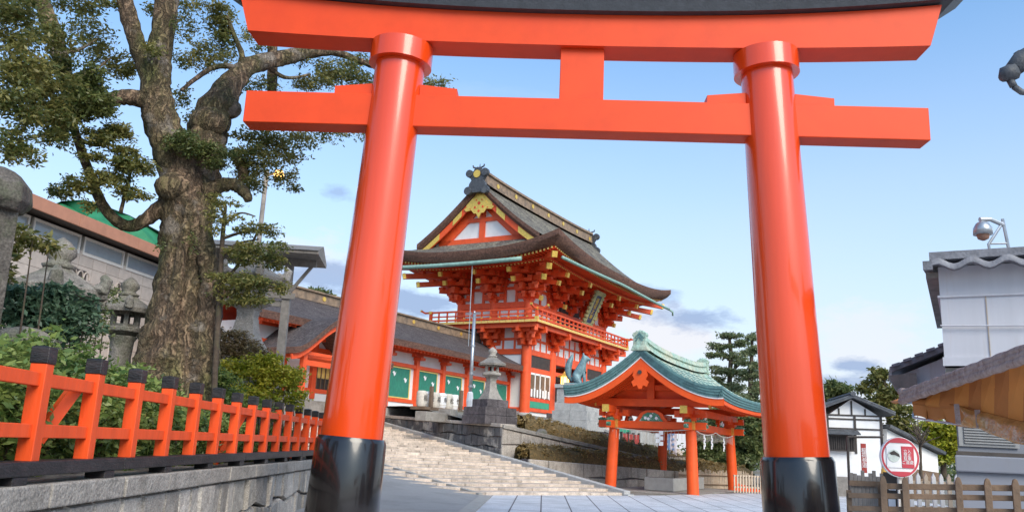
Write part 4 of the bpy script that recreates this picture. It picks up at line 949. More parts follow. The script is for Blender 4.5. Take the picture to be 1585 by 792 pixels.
# ------------------------------------------------------------------ stone lanterns
def stone_lantern(label, p, s, m='stone', base=True, steps=None, rz=0, hexn=6, tall=0, cat='stone lantern', group=None, scroll=False):
    if len(p) == 4:                       # top of the finial seen at (px,py) at distance D, standing on ground level zg
        q = at(*p[:3]); tall = q[2]-p[3]-2.44*s; p = (q[0], q[1], p[3])
    t = thing('stone_lantern', label, cat, p, rz, group); z = 0
    if steps:
        for k, (w_, h_) in enumerate(steps):
            b = MB(); r = random.Random(k); n = max(2, int(w_/.55))
            for i in range(n):
                for j in range(n):
                    if 0 < i < n-1 and 0 < j < n-1: continue
                    x, y = -w_/2+w_*i/n, -w_/2+w_*j/n; b.box(x+.008, x+w_/n-.008, y+.008, y+w_/n-.008, z, z+h_-.012+r.uniform(-.006, .006))
            if n > 2: b.box(-w_/2+w_/n, w_/2-w_/n, -w_/2+w_/n, w_/2-w_/n, z, z+h_-.02)
            b.build('stepped_base', 'stone_d', t, bevel=.012); z += h_
    if base:
        b = MB(); b.lathe([(.62*s, 0), (.62*s, .12*s), (.52*s, .20*s)], (0, 0, z), hexn, 0); b.build('foot_slab', m, t, bevel=.01); z += .20*s
    b = MB(); H = .95*s+tall
    b.lathe([(.56*s, 0), (.50*s, .05*s), (.36*s, H*.28), (.27*s, H*.5), (.22*s, H*.8), (.24*s, H*.95), (.30*s, H)], (0, 0, z), 4 if steps or scroll else 20, math.pi/4); b.build('pedestal', m, t, smooth=not (steps or scroll), bevel=.01); z += H
    b = MB(); b.lathe([(.24*s, 0), (.44*s, .09*s), (.46*s, .17*s), (.40*s, .19*s)], (0, 0, z), hexn); b.build('bowl_slab', m, t, bevel=.01); z += .19*s
    b = MB(); h = .34*s; R0 = .27*s
    for k in range(hexn):
        a = 2*math.pi*k/hexn; b.bar((R0*math.cos(a), R0*math.sin(a), z), (R0*math.cos(a), R0*math.sin(a), z+h), .09*s, .09*s, (math.cos(a), math.sin(a), 0))
    b.lathe([(R0, 0), (R0, .07*s)], (0, 0, z), hexn); b.lathe([(R0, h-.07*s), (R0, h)], (0, 0, z), hexn); fb = b.build('fire_box', m, t)
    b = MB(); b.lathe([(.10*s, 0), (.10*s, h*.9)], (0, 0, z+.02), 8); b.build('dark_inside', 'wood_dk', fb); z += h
    b = MB(); R1 = .66*s; prof = [(.30*s, -.02*s), (R1*.97, -.04*s), (R1, .06*s), (R1*.72, .15*s), (R1*.42, .27*s), (.17*s, .36*s)]
    b.lathe(prof, (0, 0, z), hexn)
    if scroll or not steps:
        for k in range(hexn):
            a = 2*math.pi*k/hexn; c = np.array([math.cos(a), math.sin(a), 0]); q = np.array([0, 0, z]); b.tube([q+c*R1*.86+[0, 0, .08*s], q+c*R1*.99+[0, 0, .08*s], q+c*R1*1.05+[0, 0, .20*s], q+c*R1*.95+[0, 0, .26*s]], [.09*s, .10*s, .08*s, .05*s], 8)
    b.build('roof', m, t, bevel=.012); z += .34*s
    b = MB(); b.lathe([(.19*s, 0), (.22*s, .05*s), (.15*s, .08*s), (.13*s, .12*s), (.20*s, .20*s), (.19*s, .28*s), (.10*s, .38*s), (.015*s, .44*s)], (0, 0, z), 16); b.build('finial', m, t, smooth=True); return t
lp = LW(-.62, 9.0, 2.36)
lp = at(757, 651, 37.4); lp[2] = 2.36
stone_lantern('large stone lantern on a soot black stepped base at the corner of the stair wall', tuple(lp), 1.02, 'stone', False, [(1.75, .38), (1.68, .36), (1.15, .34)], rz=RB, hexn=6)
stone_lantern('small weathered stone lantern between the concrete building and the big tree trunk', (203, 430, 16.0, 1.1), .80, 'stone_m', True, tall=1.0)
stone_lantern('broad stone lantern with curled roof corners rising out of the dark shrubs on the left', (98, 370, 13.0, 1.05), 1.02, 'stone_m', True, tall=1.1, scroll=True)
stone_lantern('tall stone lantern with a flared pedestal half hidden by leaves right of the trunk', (396, 375, 19.5, 3.02), 1.18, 'stone', True, tall=1.6, scroll=True)
mq = at(396, 375, 19.5); b = MB(); b.box(-.95, .95, -.95, .95, 0, 1.0); b.box(-.8, .8, -.8, .8, 1.0, 2.01)
mo = b.build('lantern_base', 'stone_m', None, bevel=.05); mo.location = (mq[0], mq[1], 1.0); mo.rotation_euler = (0, 0, .3); tag(mo, 'stepped block base of the tall stone lantern hidden in the bronze shrubs', 'stone base')
# carved stone pillar at the left edge
pl_ = thing('stone_pillar', 'dark carved stone pillar with a rough capstone at the left edge of the view', 'stone pillar', (at(0, 262, 10.0)[0], at(0, 262, 10.0)[1], at(0, 262, 10)[2]-3.4), R_(-30))
b = MB(); b.lathe([(.29, 0), (.25, 2.95), (.25, 2.96)], (0, 0, 0), 4, math.pi/4); b.build('shaft', 'stone_b', pl_, bevel=.03)
b = MB()
for s in (-1, 1): b.box(s*.13-.03, s*.13+.03, -.21, -.17, .6, 2.6)
b.box(-.16, .16, -.21, -.17, 2.6, 2.7); b.build('raised_frame', 'stone_b', pl_)
b = MB(); b.lathe([(.28, 2.95), (.36, 3.05), (.33, 3.22), (.20, 3.36), (.06, 3.42)], (0, 0, 0), 7, .3); b.build('capstone', 'stone_b', pl_, bevel=.02)

# fox statue on its pedestal
fx = at(905, 668, 47.0); fx[2] = 2.5
pd = thing('statue_pedestal', 'tall pale granite block pedestal under the bronze fox statue', 'pedestal', tuple(fx+T3*.9+M3*.9), RZ)
b = MB(); z = 0
for w_, h_ in ((2.3, .55), (2.15, .5), (1.95, .45), (1.8, .8), (2.0, .22)):
    n = 2
    for i in range(n):
        for j in range(n): b.box(-w_/2+w_*i/n+.006, -w_/2+w_*(i+1)/n-.006, -w_/2+w_*j/n+.006, -w_/2+w_*(j+1)/n-.006, z, z+h_-.012)
    z += h_
b.build('granite_blocks', 'pale', pd, bevel=.01)
fo = thing('fox_statue', 'blue green bronze statue of a seated fox with its tail held upright', 'statue', tuple(fx+T3*.9+M3*.9+[0, 0, z]), R_(-8))
K = 1.0
pts = [(-.12, 0, .30), (-.02, 0, .60), (.14, 0, .95), (.24, 0, 1.22), (.34, 0, 1.46), (.52, 0, 1.48), (.68, 0, 1.40), (-.30, .0, .22), (.28, .12, .75), (.34, .13, .35), (.36, .13, .05), (.46, .13, .03), (.28, -.12, .75), (.34, -.13, .35), (.36, -.13, .05), (.46, -.13, .03),
       (-.05, .2, .28), (.12, .22, .12), (.24, .22, .04), (-.05, -.2, .28), (.12, -.22, .12), (.24, -.22, .04), (.28, .10, 1.64), (.25, .12, 1.80), (.28, -.10, 1.64), (.25, -.12, 1.80)]
ed = [(0, 1), (1, 2), (2, 3), (3, 4), (4, 5), (5, 6), (0, 7), (2, 8), (8, 9), (9, 10), (10, 11), (2, 12), (12, 13), (13, 14), (14, 15), (0, 16), (16, 17), (17, 18), (0, 19), (19, 20), (20, 21), (4, 22), (22, 23), (4, 24), (24, 25)]
rd = [1.25*x for x in [.27, .25, .22, .15, .15, .10, .05, .2, .09, .07, .06, .055, .09, .07, .06, .055, .17, .10, .06, .17, .10, .06, .06, .02, .06, .02]]
skin('body', pts, ed, rd, 'bronze', fo)
skin('tail', [(-.30, 0, .2), (-.52, 0, .45), (-.60, 0, .85), (-.52, 0, 1.25), (-.40, 0, 1.55), (-.34, 0, 1.72)], [(0, 1), (1, 2), (2, 3), (3, 4), (4, 5)], [.08, .15, .21, .20, .11, .03], 'bronze', fo)
b = MB(); b.box(-.75, .75, -.45, .45, -.0, .10); b.build('plinth_plate', 'bronze', fo)
fo.scale = (1.02, 1.02, 1.02)

# flag pole, sake barrels, odd stones near the corridor
pp = at(726, 633, 39.5)
po = thing('metal_pole', 'slender silver metal pole standing left of the stepped stone lantern', 'pole', tuple(pp), 0)
b = MB(); b.tube([(0, 0, -.1), (0, 0, 4.45)], [.085, .075], 12); b.tube([(0, 0, 4.45), (0, 0, 4.62)], [.075, .02], 12); b.build('shaft', 'steel', po, smooth=True)
b = MB()
for z in (.5, 1.0, 1.6, 2.9): b.tube([(0, 0, z), (0, 0, z+.09)], .11, 12)
b.build('clamp_ring', 'steel', po)
b = MB(); b.lathe([(.14, .1), (.17, .4), (.13, .75), (.09, .8)], (0, 0, 0), 10); b.build('pale_wrapping', 'paper', po)
q = at(646, 632, 40.8); q2 = at(706, 634, 43.4); dd = nrm((q2-q)*[1, 1, 0]); L = float(np.linalg.norm((q2-q)[:2]))
rk = thing('barrel_rack', 'weathered wooden rack holding a row of white sake barrels before the green blinds', 'rack', tuple(q), math.atan2(dd[1], dd[0]))
b = MB()
for x in (.55, L-.15): b.box(x-.09, x+.09, -.42, -.28, -.2, 1.1)
b.build('upright', 'wood', rk, bevel=.01)
b = MB(); b.box(0, L, -.42, .45, -.02, .12); b.build('shelf', 'wood', rk)
glyphs = '稲荷福寿松竹'
for k in range(6):
    x = .25+k*(L-.5)/5
    o = thing('sake_barrel', f"white straw wrapped sake barrel, {['leftmost', 'second from the left', 'third from the left', 'fourth from the left', 'fifth from the left', 'rightmost'][k]} on the wooden rack", 'barrel', tuple(q+dd*x+[0, 0, .125]), math.atan2(dd[1], dd[0]), 'sake barrels on the rack')
    b = MB(); b.lathe([(.20, 0), (.245, .12), (.25, .45), (.235, .68), (.20, .74)], (0, 0, 0), 18); b.build('straw_wrap', 'paper' if k % 2 else 'straw', o, smooth=True, ang=50)
    b = MB(); b.tube([(0, 0, .14), (0, 0, .17)], .252, 18); b.tube([(0, 0, .58), (0, 0, .61)], .25, 18); b.build('rope_band', 'straw', o)
    text('brush_mark', glyphs[k], .3, 'wood_dk', o, (0, -.258, .38), (R_(90), 0, 0), .003)
st_ = thing('stone_kerb_block', 'low dark stone blocks lying between the pole and the corridor floor', 'stone block', tuple(at(668, 645, 39.0)), RZ)
b = MB(); b.box(-.9, .9, -.3, .3, -.2, .22); b.box(1.0, 1.6, -.35, .35, -.2, .42); b.build('block', 'stone', st_, bevel=.02)
sm = thing('stone_marker', 'thin upright stone marker at the right of the stepped lantern base', 'stone post', tuple(at(797, 662, 37.6)), 0); b = MB(); b.box(-.07, .07, -.07, .07, -.2, .5); b.build('shaft', 'pale', sm, bevel=.01)
# flight of steps climbing to the gate from the right
fs = thing('gate_stairs', 'stone flight with a dark sloping side wall climbing to the gate front', 'stairs', tuple(C0+(T3*2.3-M3*8.9+[0, 0, -2.48])*KS), RZ); fs.scale = (KS,)*3
b = MB()
for i in range(16):
    y = i*.5; b.box(0, 7.0, y, y+.55, i*.146-.3, (i+1)*.146); 
b.build('steps', 'stone_l', fs, bevel=.01)
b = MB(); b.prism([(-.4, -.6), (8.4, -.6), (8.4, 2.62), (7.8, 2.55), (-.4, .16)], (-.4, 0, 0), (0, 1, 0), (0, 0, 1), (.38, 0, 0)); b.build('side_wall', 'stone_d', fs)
b = MB(); b.bar((-.2, -.5, .22), (-.2, 7.9, 2.64), .46, .13); b.build('side_coping', 'pale', fs, bevel=.01)
# small items seen through the pavilion
rb = thing('red_screen', 'dark red low board screen behind the left post of the pavilion', 'screen', tuple(at(962, 692, 47)), RZ); b = MB(); b.box(0, 2.6, 0, .06, -.2, .75); b.build('board', 'redboard', rb)
b = MB(); [b.box(x, x+.08, -.04, .1, -.2, .85) for x in (-.05, .85, 1.7, 2.6)]; b.build('frame_posts', 'wood_dk', rb)
gb = thing('green_screen', 'bright green low board seen under the pavilion beam', 'screen', tuple(at(958, 668, 49)), RZ); b = MB(); b.box(0, 3.4, 0, .05, .0, .42); b.build('board', 'greenp', gb)
b = MB(); b.box(-.1, 3.6, .06, .2, -1.0, .0); b.build('pale_base', 'pale', gb)
gb2 = thing('stone_plinth_row', 'pale stone plinth wall with green boards beyond the red screen', 'plinth', tuple(at(985, 694, 50)), RZ); b = MB(); b.box(0, 4.2, 0, .4, -.4, 1.1); b.build('plinth_blocks', 'pale', gb2, bevel=.02)
for x in (.3, 1.5, 2.7): b = MB(); b.box(x, x+.25, -.1, .15, -.4, 1.9); b.build('stone_post', 'pale', gb2)
b = MB(); b.box(1.8, 2.7, -.06, -.01, -.1, .25); b.build('green_board', 'greenp', gb2)
for k, (px, m_, lab) in enumerate(((1031, 'skyblue', 'tall blue and white banner hanging in the gap between two pavilion posts'), (1041, 'pink', 'white and pink banner just right of the blue banner between the pavilion posts'))):
    bn = thing('cloth_banner', lab, 'banner', tuple(at(px, 712, 44+k*.4)), .2); b = MB(); b.tube([(-.22, 0, 0), (-.22, 0, 1.75)], .018, 6); b.tube([(-.24, 0, 1.68), (.22, 0, 1.68)], .012, 6); b.build('pole', 'steel', bn)
    b = MB(); b.grid([[(-.2+.4*i/6, .03*math.sin(i*1.7+z*5), z) for i in range(7)] for z in np.linspace(.25, 1.66, 9)]); c_ = b.build('cloth', m_, bn); sd_ = c_.modifiers.new('t', 'SOLIDIFY'); sd_.thickness = .006
    b = MB(); [b.box(-.06, .06, -.05, -.044, z, z+.1) for z in (.5, .75, 1.0, 1.25)]; b.build('dyed_marks', 'paper' if k == 0 else 'skyblue', bn)
rk2 = thing('plaque_rack', 'wooden rack hung with rows of small pale votive plaques behind the pavilion', 'rack', tuple(at(1032, 735, 43)), RB)
b = MB(); [b.box(x, x+.07, 0, .07, -.1, .95) for x in (0, 1.0, 2.0)]; [b.box(0, 2.07, .01, .06, z, z+.05) for z in (.3, .62, .9)]; b.build('frame', 'wood', rk2)
b = MB(); r = random.Random(5)
for z in (.16, .46, .76):
    for i in range(15): x = .04+i*.132; b.prism([(0, 0), (.11, 0), (.11, .09), (.055, .13), (0, .09)], (x, -.02-r.random()*.03, z+r.uniform(-.02, .02)), (1, 0, 0), (0, 0, 1), (0, .015, 0))
b.build('votive_plaques', 'paleWood', rk2)
# bamboo screen wall and picket fence by the right post of the pavilion
bf = thing('reed_screen_fence', 'tan upright reed screen fence running behind the pavilion to its right post', 'fence', tuple(at(1050, 757, 40)), math.atan2(.5, .86))
b = MB(); r = random.Random(8)
for i in range(90): x = i*.05; b.tube([(x, r.uniform(-.01, .01), -.1), (x+r.uniform(-.02, .02), 0, .85+r.uniform(-.12, .1))], .026, 5)
b.build('reeds', 'paleWood', bf); b = MB(); b.bar((0, -.04, .25), (4.5, -.04, .25), .03, .05); b.bar((0, -.04, .65), (4.5, -.04, .65), .03, .05); b.build('rail', 'wood', bf)
wf = thing('white_picket_fence', 'low cream picket fence between the pavilion post and the right torii column', 'fence', tuple(at(1136, 758, 37)), .25)
b = MB(); [b.box(i*.13, i*.13+.05, 0, .04, -.1, .62) for i in range(11)]; b.build('pickets', 'paleWood', wf)
for z in (.1, .55): b = MB(); b.box(0, 1.45, .045, .08, z, z+.06); b.build('rail', 'paleWood', wf)
b = MB(); b.box(1.45, 1.75, -.1, .2, -.1, .62); b.build('red_brown_post', 'wood', wf)
# ------------------------------------------------------------------ left: concrete building, tarpaulin, notice board, street lamp
P0 = np.array([-20.8, 24.5, 0.0]); d = nrm([1.1, 8.7, 0]); L = 24
bd = thing('concrete_building', 'tan block walled building with a strip of high windows and a terracotta roof edge', 'building', tuple(P0), math.atan2(d[1], d[0]))
b = MB(); r = random.Random(4)
for k in range(14):
    z0 = k*.62; x = 0
    while x < L: b.box(x+.008, x+.90, -.05, 0, z0+.008, z0+.612); x += .91
b.build('facing_blocks', 'concrete', bd); b = MB(); b.box(0, L, .0, 8, 0, 8.7); b.box(-.0, L, .25, 8, 8.7, 9.5); b.build('wall', 'concrete', bd)
b = MB(); b.box(-.3, L+.3, -.85, 8.3, 9.42, 9.62); b.build('roof_slab', 'wood_dk', bd)
for x in np.arange(0, L, 4.0): b = MB(); b.box(x-.3, x+3.68, -.90, -.80, 9.36, 9.86); b.build('roof_edge_panel', 'fascia', bd)
for i in range(8):
    x = .2+i*3.0; b = MB()
    for a, c, z0, z1 in ((x, x+2.8, 8.52, 8.64), (x, x+2.8, 9.2, 9.3), (x, x+.1, 8.64, 9.2), (x+2.7, x+2.8, 8.64, 9.2)): b.box(a, c, -.09, .05, z0, z1)
    o = b.build('window_frame', 'frame', bd); b = MB(); b.box(x+.1, x+2.7, -.02, .02, 8.64, 9.2); b.build('pane', 'glass', o)
for i, x in enumerate((8.9, 11.9, 14.8, 17.7, 20.6)):
    for z in (7.15,):
        b = MB(); b.box(x, x+.8, -.056, -.052, z, z+.75); o = b.build('pierced_block', 'wood_dk', bd)
        b = MB()
        for (cx_, cz) in ((x+.2, z), (x+.6, z), (x+.4, z+.36), (x, z+.36), (x+.8, z+.36)):
            b.tube([(cx_+.2*math.cos(a), -.07, cz+.34*math.sin(a)) for a in np.linspace(.1, math.pi-.1, 9)], .035, 6)
        b.build('arched_tracery', 'concrete', o)
td = at(170, 330, 50)
tp = thing('covered_roof', 'building roof wrapped in bright green tarpaulin beyond the terracotta roof edge', 'building', (0, 0, 0))
def tarp_row(pxs, D):
    return [tuple(at(px, py, D+dd_)) for px, py, dd_ in pxs]
b = MB(); b.grid([tarp_row([(60, 326, 0), (95, 311, 1.6), (130, 310, 0), (150, 317, 1.4), (200, 334, 0), (250, 362, 1.2), (262, 380, 0)], 52), tarp_row([(60, 350, 0), (95, 335, 0), (130, 335, 1), (150, 340, 0), (200, 362, .6), (250, 390, 0), (262, 400, 0)], 51), tarp_row([(60, 420, 0), (95, 420, .6), (130, 420, 0), (150, 425, .4), (200, 430, 0), (250, 440, .3), (262, 440, 0)], 50.5)])
b.grid([tarp_row([(60, 330, 0), (95, 311, 1), (130, 309, 0), (150, 314, .5), (200, 333, 0), (250, 360, .5), (262, 380, 0)], 52), tarp_row([(60, 360, 0), (95, 345, 1), (130, 340, 0), (150, 345, .5), (200, 360, 0), (250, 380, .5), (262, 400, 0)], 66)])
b.build('tarpaulin', 'tarp', tp)
e0 = at(170, 430, 56); b = MB(); b.box(e0[0]-6, e0[0]+6, e0[1]-4, e0[1]+6, 0, e0[2]-.5); b.build('wall', 'concrete', tp)
# roofed wooden notice board behind the lantern
nb = thing('wooden_shelter', 'open wooden post shelter with a small pitched roof behind the leafy stone lantern', 'shelter', tuple(at(398, 640, 22.5)), R_(8))
b = MB()
for x in (-1.5, .42): b.box(x-.10, x+.10, -.1, .1, -.2, 3.85)
pb = b.build('post', 'wood_g', nb); b = MB(); b.box(-1.5, .42, -.05, .05, 3.3, 3.5); b.box(-1.5, .42, -.05, .05, 2.75, 2.9); b.build('cross_rail', 'wood_g', nb)
b = MB(); b.box(-2.0, 1.25, -.9, .9, 4.02, 4.10); b.prism([(-.95, 4.10), (.95, 4.10), (0, 4.42)], (-2.0, 0, 0), (0, 1, 0), (0, 0, 1), (3.25, 0, 0)); b.box(-1.9, 1.1, -.07, .07, 3.85, 4.02); b.build('roof', 'wood_g', nb)
b = MB(); b.bar((.45, 0, 3.1), (1.05, 0, 3.95), .08, .08); b.bar((.42, -.12, 3.1), (-.2, -.12, 2.6), .12, .16) if False else b.box(-.1, .65, -.15, -.09, 2.95, 3.1); b.build('brace', 'wood_g', nb)
# street lamp
q = at(395, 640, 24.0); top = at(412, 270, 24.0); hgt = top[2]-q[2]
sl_ = thing('street_lamp', 'slim street lamp with a glowing warm globe above the leafy lantern', 'street lamp', (top[0], top[1], q[2]))
b = MB(); b.tube([(0, 0, 0), (0, 0, hgt)], [.085, .06], 10); b.tube([(0, 0, hgt-.02), (0, 0, hgt+.12)], [.09, .05], 10); b.build('pole', 'wood_g', sl_, smooth=True)
b = MB(); b.tube([(0, 0, hgt-.05), (.2, 0, hgt+.03), (.33, 0, hgt+.02)], .035, 8); ar = b.build('arm', 'wood_g', sl_)
b = MB(); b.lathe([(.02, -.14), (.11, -.10), (.145, 0), (.11, .10), (.03, .14)], (.36, 0, hgt), 14); b.build('glowing_globe', 'lamp_w', sl_, smooth=True)
# ------------------------------------------------------------------ right side
# storehouse
def at2(px, py, D): return at(px, py, D)
hp = at(1283, 762, 40); hq = at(1371, 762, 40.5); hd = nrm((hq-hp)*[1, 1, 0]); HWd = float(np.linalg.norm((hq-hp)[:2]))
hp[2] = 0
sh = thing('storehouse', 'white plastered storehouse with dark timbers and a tiled gable roof', 'storehouse', tuple(hp), math.atan2(hd[1], hd[0])); sh.scale = (1, 1, .82)
Wd = HWd; Dp = 4.2; b = MB(); b.box(0, Wd, 0, Dp, 0, 4.1); b.prism([(0, 4.1), (Wd, 4.1), (Wd*.46, 5.05)], (0, 0, 0), (1, 0, 0), (0, 0, 1), (0, Dp, 0)); b.build('plaster_wall', 'white', sh)
b = MB()
for x in (0, Wd*.49, Wd-.1): b.box(x-.01, x+.09, -.03, -.002, 2.2 if x == Wd*.49 else 0, 4.15)
for z in (3.45, 3.95, 4.15): b.box(0, Wd, -.035, -.006, z, z+.08)
for x in (Wd*.23, Wd*.46, Wd*.7): b.box(x-.035, x+.035, -.03, -.002, 4.2, 4.55 if x != Wd*.46 else 4.95)
for y in (.9, 2.0): b.box(Wd+.002, Wd+.03, y, y+.07, 0, 4.1)
for z in (3.2, 3.75): b.box(Wd+.002, Wd+.035, 0, Dp, z, z+.08)
b.build('timber_frame', 'wood_dk', sh)
for s in (-1, 1):
    b = MB(); x0 = Wd*.46; x1 = -.45 if s < 0 else Wd+.45; z1 = 5.12-.36*abs(x1-x0)/1.0*1.0
    z1 = 5.14-abs(x1-x0)*.50
    b.bar((x0, -.4, 5.14), (x0, -.4, 5.14), .01, .01) if False else b.add([(x0, -.45, 5.10), (x1, -.45, z1-.04), (x1, Dp+.4, z1-.04), (x0, Dp+.4, 5.10), (x0, -.45, 5.22), (x1, -.45, z1+.06), (x1, Dp+.4, z1+.06), (x0, Dp+.4, 5.22)], [(0, 3, 2, 1), (4, 5, 6, 7), (0, 1, 5, 4), (1, 2, 6, 5), (2, 3, 7, 6), (3, 0, 4, 7)])
    rs = b.build('roof_slope', 'tile_d', sh); b = MB()
    for y in np.arange(-.4, Dp+.4, .28): b.tube([(x0, y, 5.24), (x1, y, z1+.09)], .06, 6)
    b.build('tile_rolls', 'tile_d', rs)
b = MB(); b.tube([(Wd*.46, -.5, 5.3), (Wd*.46, Dp+.45, 5.3)], .12, 8); b.build('ridge_tiles', 'tile_d', sh)
b = MB(); 
for x in np.arange(-.05, Wd*.46, .09): b.box(x, x+.045, -.22, -.17, 2.35, 3.1)
b.box(-.1, Wd*.47, -.24, -.16, 2.3, 2.36); b.box(-.1, Wd*.47, -.24, -.16, 3.08, 3.14); b.box(-.06, Wd*.45, -.165, -.10, 2.35, 3.1); wn2 = b.build('lattice_window', 'wood_dk', sh)
b = MB(); b.prism([(-.55, 3.22), (0, 3.42), (0, 3.34), (-.55, 3.16)], (-.3, 0, 0), (0, 1, 0), (0, 0, 1), (Wd*.47+.5, 0, 0)); b.build('window_hood', 'tile_d', wn2)
b = MB(); b.box(-.02, Wd+.02, -.06, -.037, 0, 1.0); b.build('plank_skirting', 'wood_g', sh)
b = MB(); b.box(-.45, 0, .3, Dp, 0, 3.0); b.build('side_lean_to', 'wood_dk', sh)
# framed notice beside it
sg = thing('framed_notice', 'brown wooden post frame with a small red vertical notice before the storehouse', 'signboard', tuple(at(1316, 790, 13)), .1)
b = MB(); b.tube([(0, 0, -.4), (0, 0, 1.0)], .018, 6); b.tube([(0, 0, 1.0), (.5, 0, 1.02)], .018, 6); b.tube([(.5, 0, 1.02), (.5, 0, -.4)], .018, 6); b.build('frame', 'wood_dk', sg)
b = MB(); b.box(.19, .26, -.01, .01, .52, .92); bb_ = b.build('notice', 'redboard', sg); text('white_letters', '稲\n荷\n参\n道', .075, 'paper', sg, (.225, -.013, .72), (R_(90), 0, 0), .001)
# wall with a sloping roof running right from the storehouse
q0, q1 = at(1390, 722, 42), at(1452, 724, 44); dd = nrm((q1-q0)*[1, 1, 0]); L = float(np.linalg.norm((q1-q0)[:2]))
wl_ = thing('roofed_wall', 'cream plaster wall with a sloping tiled coping right of the storehouse', 'wall', (q0[0], q0[1], 0), math.atan2(dd[1], dd[0]))
b = MB(); b.prism([(-.6, 0), (L, 0), (L, 1.95), (-.6, 2.95)], (0, 0, 0), (1, 0, 0), (0, 0, 1), (0, .3, 0)); b.build('plaster', 'white', wl_)
b = MB(); b.prism([(0, 0), (L-.02, 0), (L-.02, 1.15), (0, 1.35)], (0, -.04, 0), (1, 0, 0), (0, 0, 1), (0, .035, 0)); b.build('plank_skirting', 'wood', wl_)
b = MB(); b.bar((-.7, .1, 3.08), (L+.2, .1, 2.02), .8, .13); b.build('tile_coping', 'tile_d', wl_)
# big white building: an upper storey box with a tiled roof edge
c0 = at(1462, 566, 13.0); z0 = c0[2]; cr = at(1640, 550, 13.05); d = nrm((cr-c0)*[1, 1, 0]); z1 = at(1455, 424, 13.0)[2]
wb = thing('white_building', 'stained white walled building with a wavy dark tile roof at the right edge', 'building', (c0[0], c0[1], 0), math.atan2(d[1], d[0]))
b = MB(); b.box(0, 6, 0, 5.5, z0, z1+.1); b.build('upper_wall', 'wwall', wb); b = MB(); b.box(.5, 6, .35, 5.5, 0, z0-.004); b.build('lower_wall', 'greyblue', wb)
b = MB(); b.box(-.03, 6, -.03, 5.5, z1-.34, z1-.31); b.box(-.02, 6, -.02, 5.5, z0, z0+.12); b.tube([(1.9, -.06, z1-.05), (1.9, -.06, z0)], .03, 8); b.tube([(-.02, -.05, z0+.55), (6, -.05, z0+.42)], .012, 6); b.build('wall_band', 'wwall', wb)
b = MB()
for x in (.55, 1.35, 2.2, 3.1): b.box(x, x+.012, -.012, -.001, z0+.12, z1-.34)
b.build('rust_streaks', mat('rust_streak', (.50, .40, .30), .8, .3, 3), wb)
b = MB(); P = []
for x in np.arange(-.10, 6.2, .06): w_ = .045*math.cos(x*2*math.pi/.42); P.append([(x, -.36, z1+.03+w_), (x, -.36, z1+.11+w_), (x, 5.6, z1+.9+w_)])
b.grid(P); b.grid([[(x_[0][0], x_[0][1], x_[0][2]), (x_[0][0], 5.6, z1+.8)] for x_ in P]); ro_ = b.build('tile_roof', 'tile_l', wb, smooth=True)
b = MB(); b.box(-.1, 6, -.1, .25, z1+.19, z1+.30); b.bar((-.12, -.36, z1+.06), (-.12, 5.6, z1+.95), .12, .12); b.build('ridge_tiles', 'tile_l', ro_)
b = MB(); b.box(-.16, -.0, .0, 5.0, z1-.05, z1+.03); b.build('side_eave', 'wood_g', wb)
b = MB(); b.prism([(0, -.55), (.1, -.55), (.30, -.02), (0, -.02)], (.0, .05, z0), (1, 0, 0), (0, 0, 1), (0, .25, 0)); b.build('corbel', 'wood_g', wb)
# camera on the roof
cc = at(1540, 400, 13.1); ct = thing('security_camera', 'domed security camera hanging from a steel bracket on the white building roof', 'camera', tuple(cc), .1)
S = .0098
def sp(x, y): return np.array([(x-1540)*S, 0, (402-y)*S])
b = MB(); b.tube([sp(1563, 402), sp(1556, 343)], .022, 6); b.tube([sp(1534, 402), sp(1532, 382), sp(1556, 348)], .02, 6); b.tube([sp(1533, 381), sp(1559, 379)], .014, 6); b.tube([sp(1556, 352), sp(1538, 345), sp(1522, 346)], [.03, .03, .035], 8); b.build('bracket', 'steel', ct)
p = sp(1525, 368); b = MB(); b.lathe([(.125, 0), (.12, .09), (.08, .16), (.03, .19)], tuple(p), 18); hd_ = b.build('housing', 'steel', ct, smooth=True)
b = MB(); b.lathe([(.02, -.085), (.07, -.06), (.085, -.01), (.085, .02)], tuple(p), 16); b.build('lens_dome', mat('smoked_dome', (.30, .16, .11), .2, .1, 5), hd_, smooth=True)
# low gabled wing jutting from the big white building behind the awning
c1 = at(1398, 603, 15.5); lrp = thing('side_wing', 'small white gable end with a tiled slope jutting from behind the awning corner', 'house wing', tuple(c1), R_(-21))
zr = at(1455, 535, 15.0)[2]-c1[2]; zt = at(1388, 574, 15.5)[2]-c1[2]
b = MB(); b.prism([(0, -.10), (3.2, -.10), (3.2, zr+.75), (.82, zr-.05), (.0, zt-.05)], (0, 0, 0), (1, 0, 0), (0, 0, 1), (0, 2, 0)); b.build('wall', 'wwall', lrp)
b = MB(); b.bar((-.18, .8, zt), (1.3, .8, zr+.30), 2.2, .09); rfx = b.build('tile_roof', 'tile_l', lrp); b = MB()
for k in range(8): b.bar((-.16+1.4*k/8, -.34, zt+.05+(zr-zt+.3)*k/8.), (-.04+1.4*k/8, -.34, zt+.09+(zr-zt+.3)*k/8), .14, .04)
b.build('tile_lips', 'tile_l', rfx)
b = MB(); b.prism([(-.1, zt-.32), (.22, zt-.55), (.22, zt-.05), (-.2, zt-.10)], (-.02, -.25, 0), (1, 0, 0), (0, 0, 1), (0, .3, 0)); b.build('eave_end', 'wood_g', lrp)
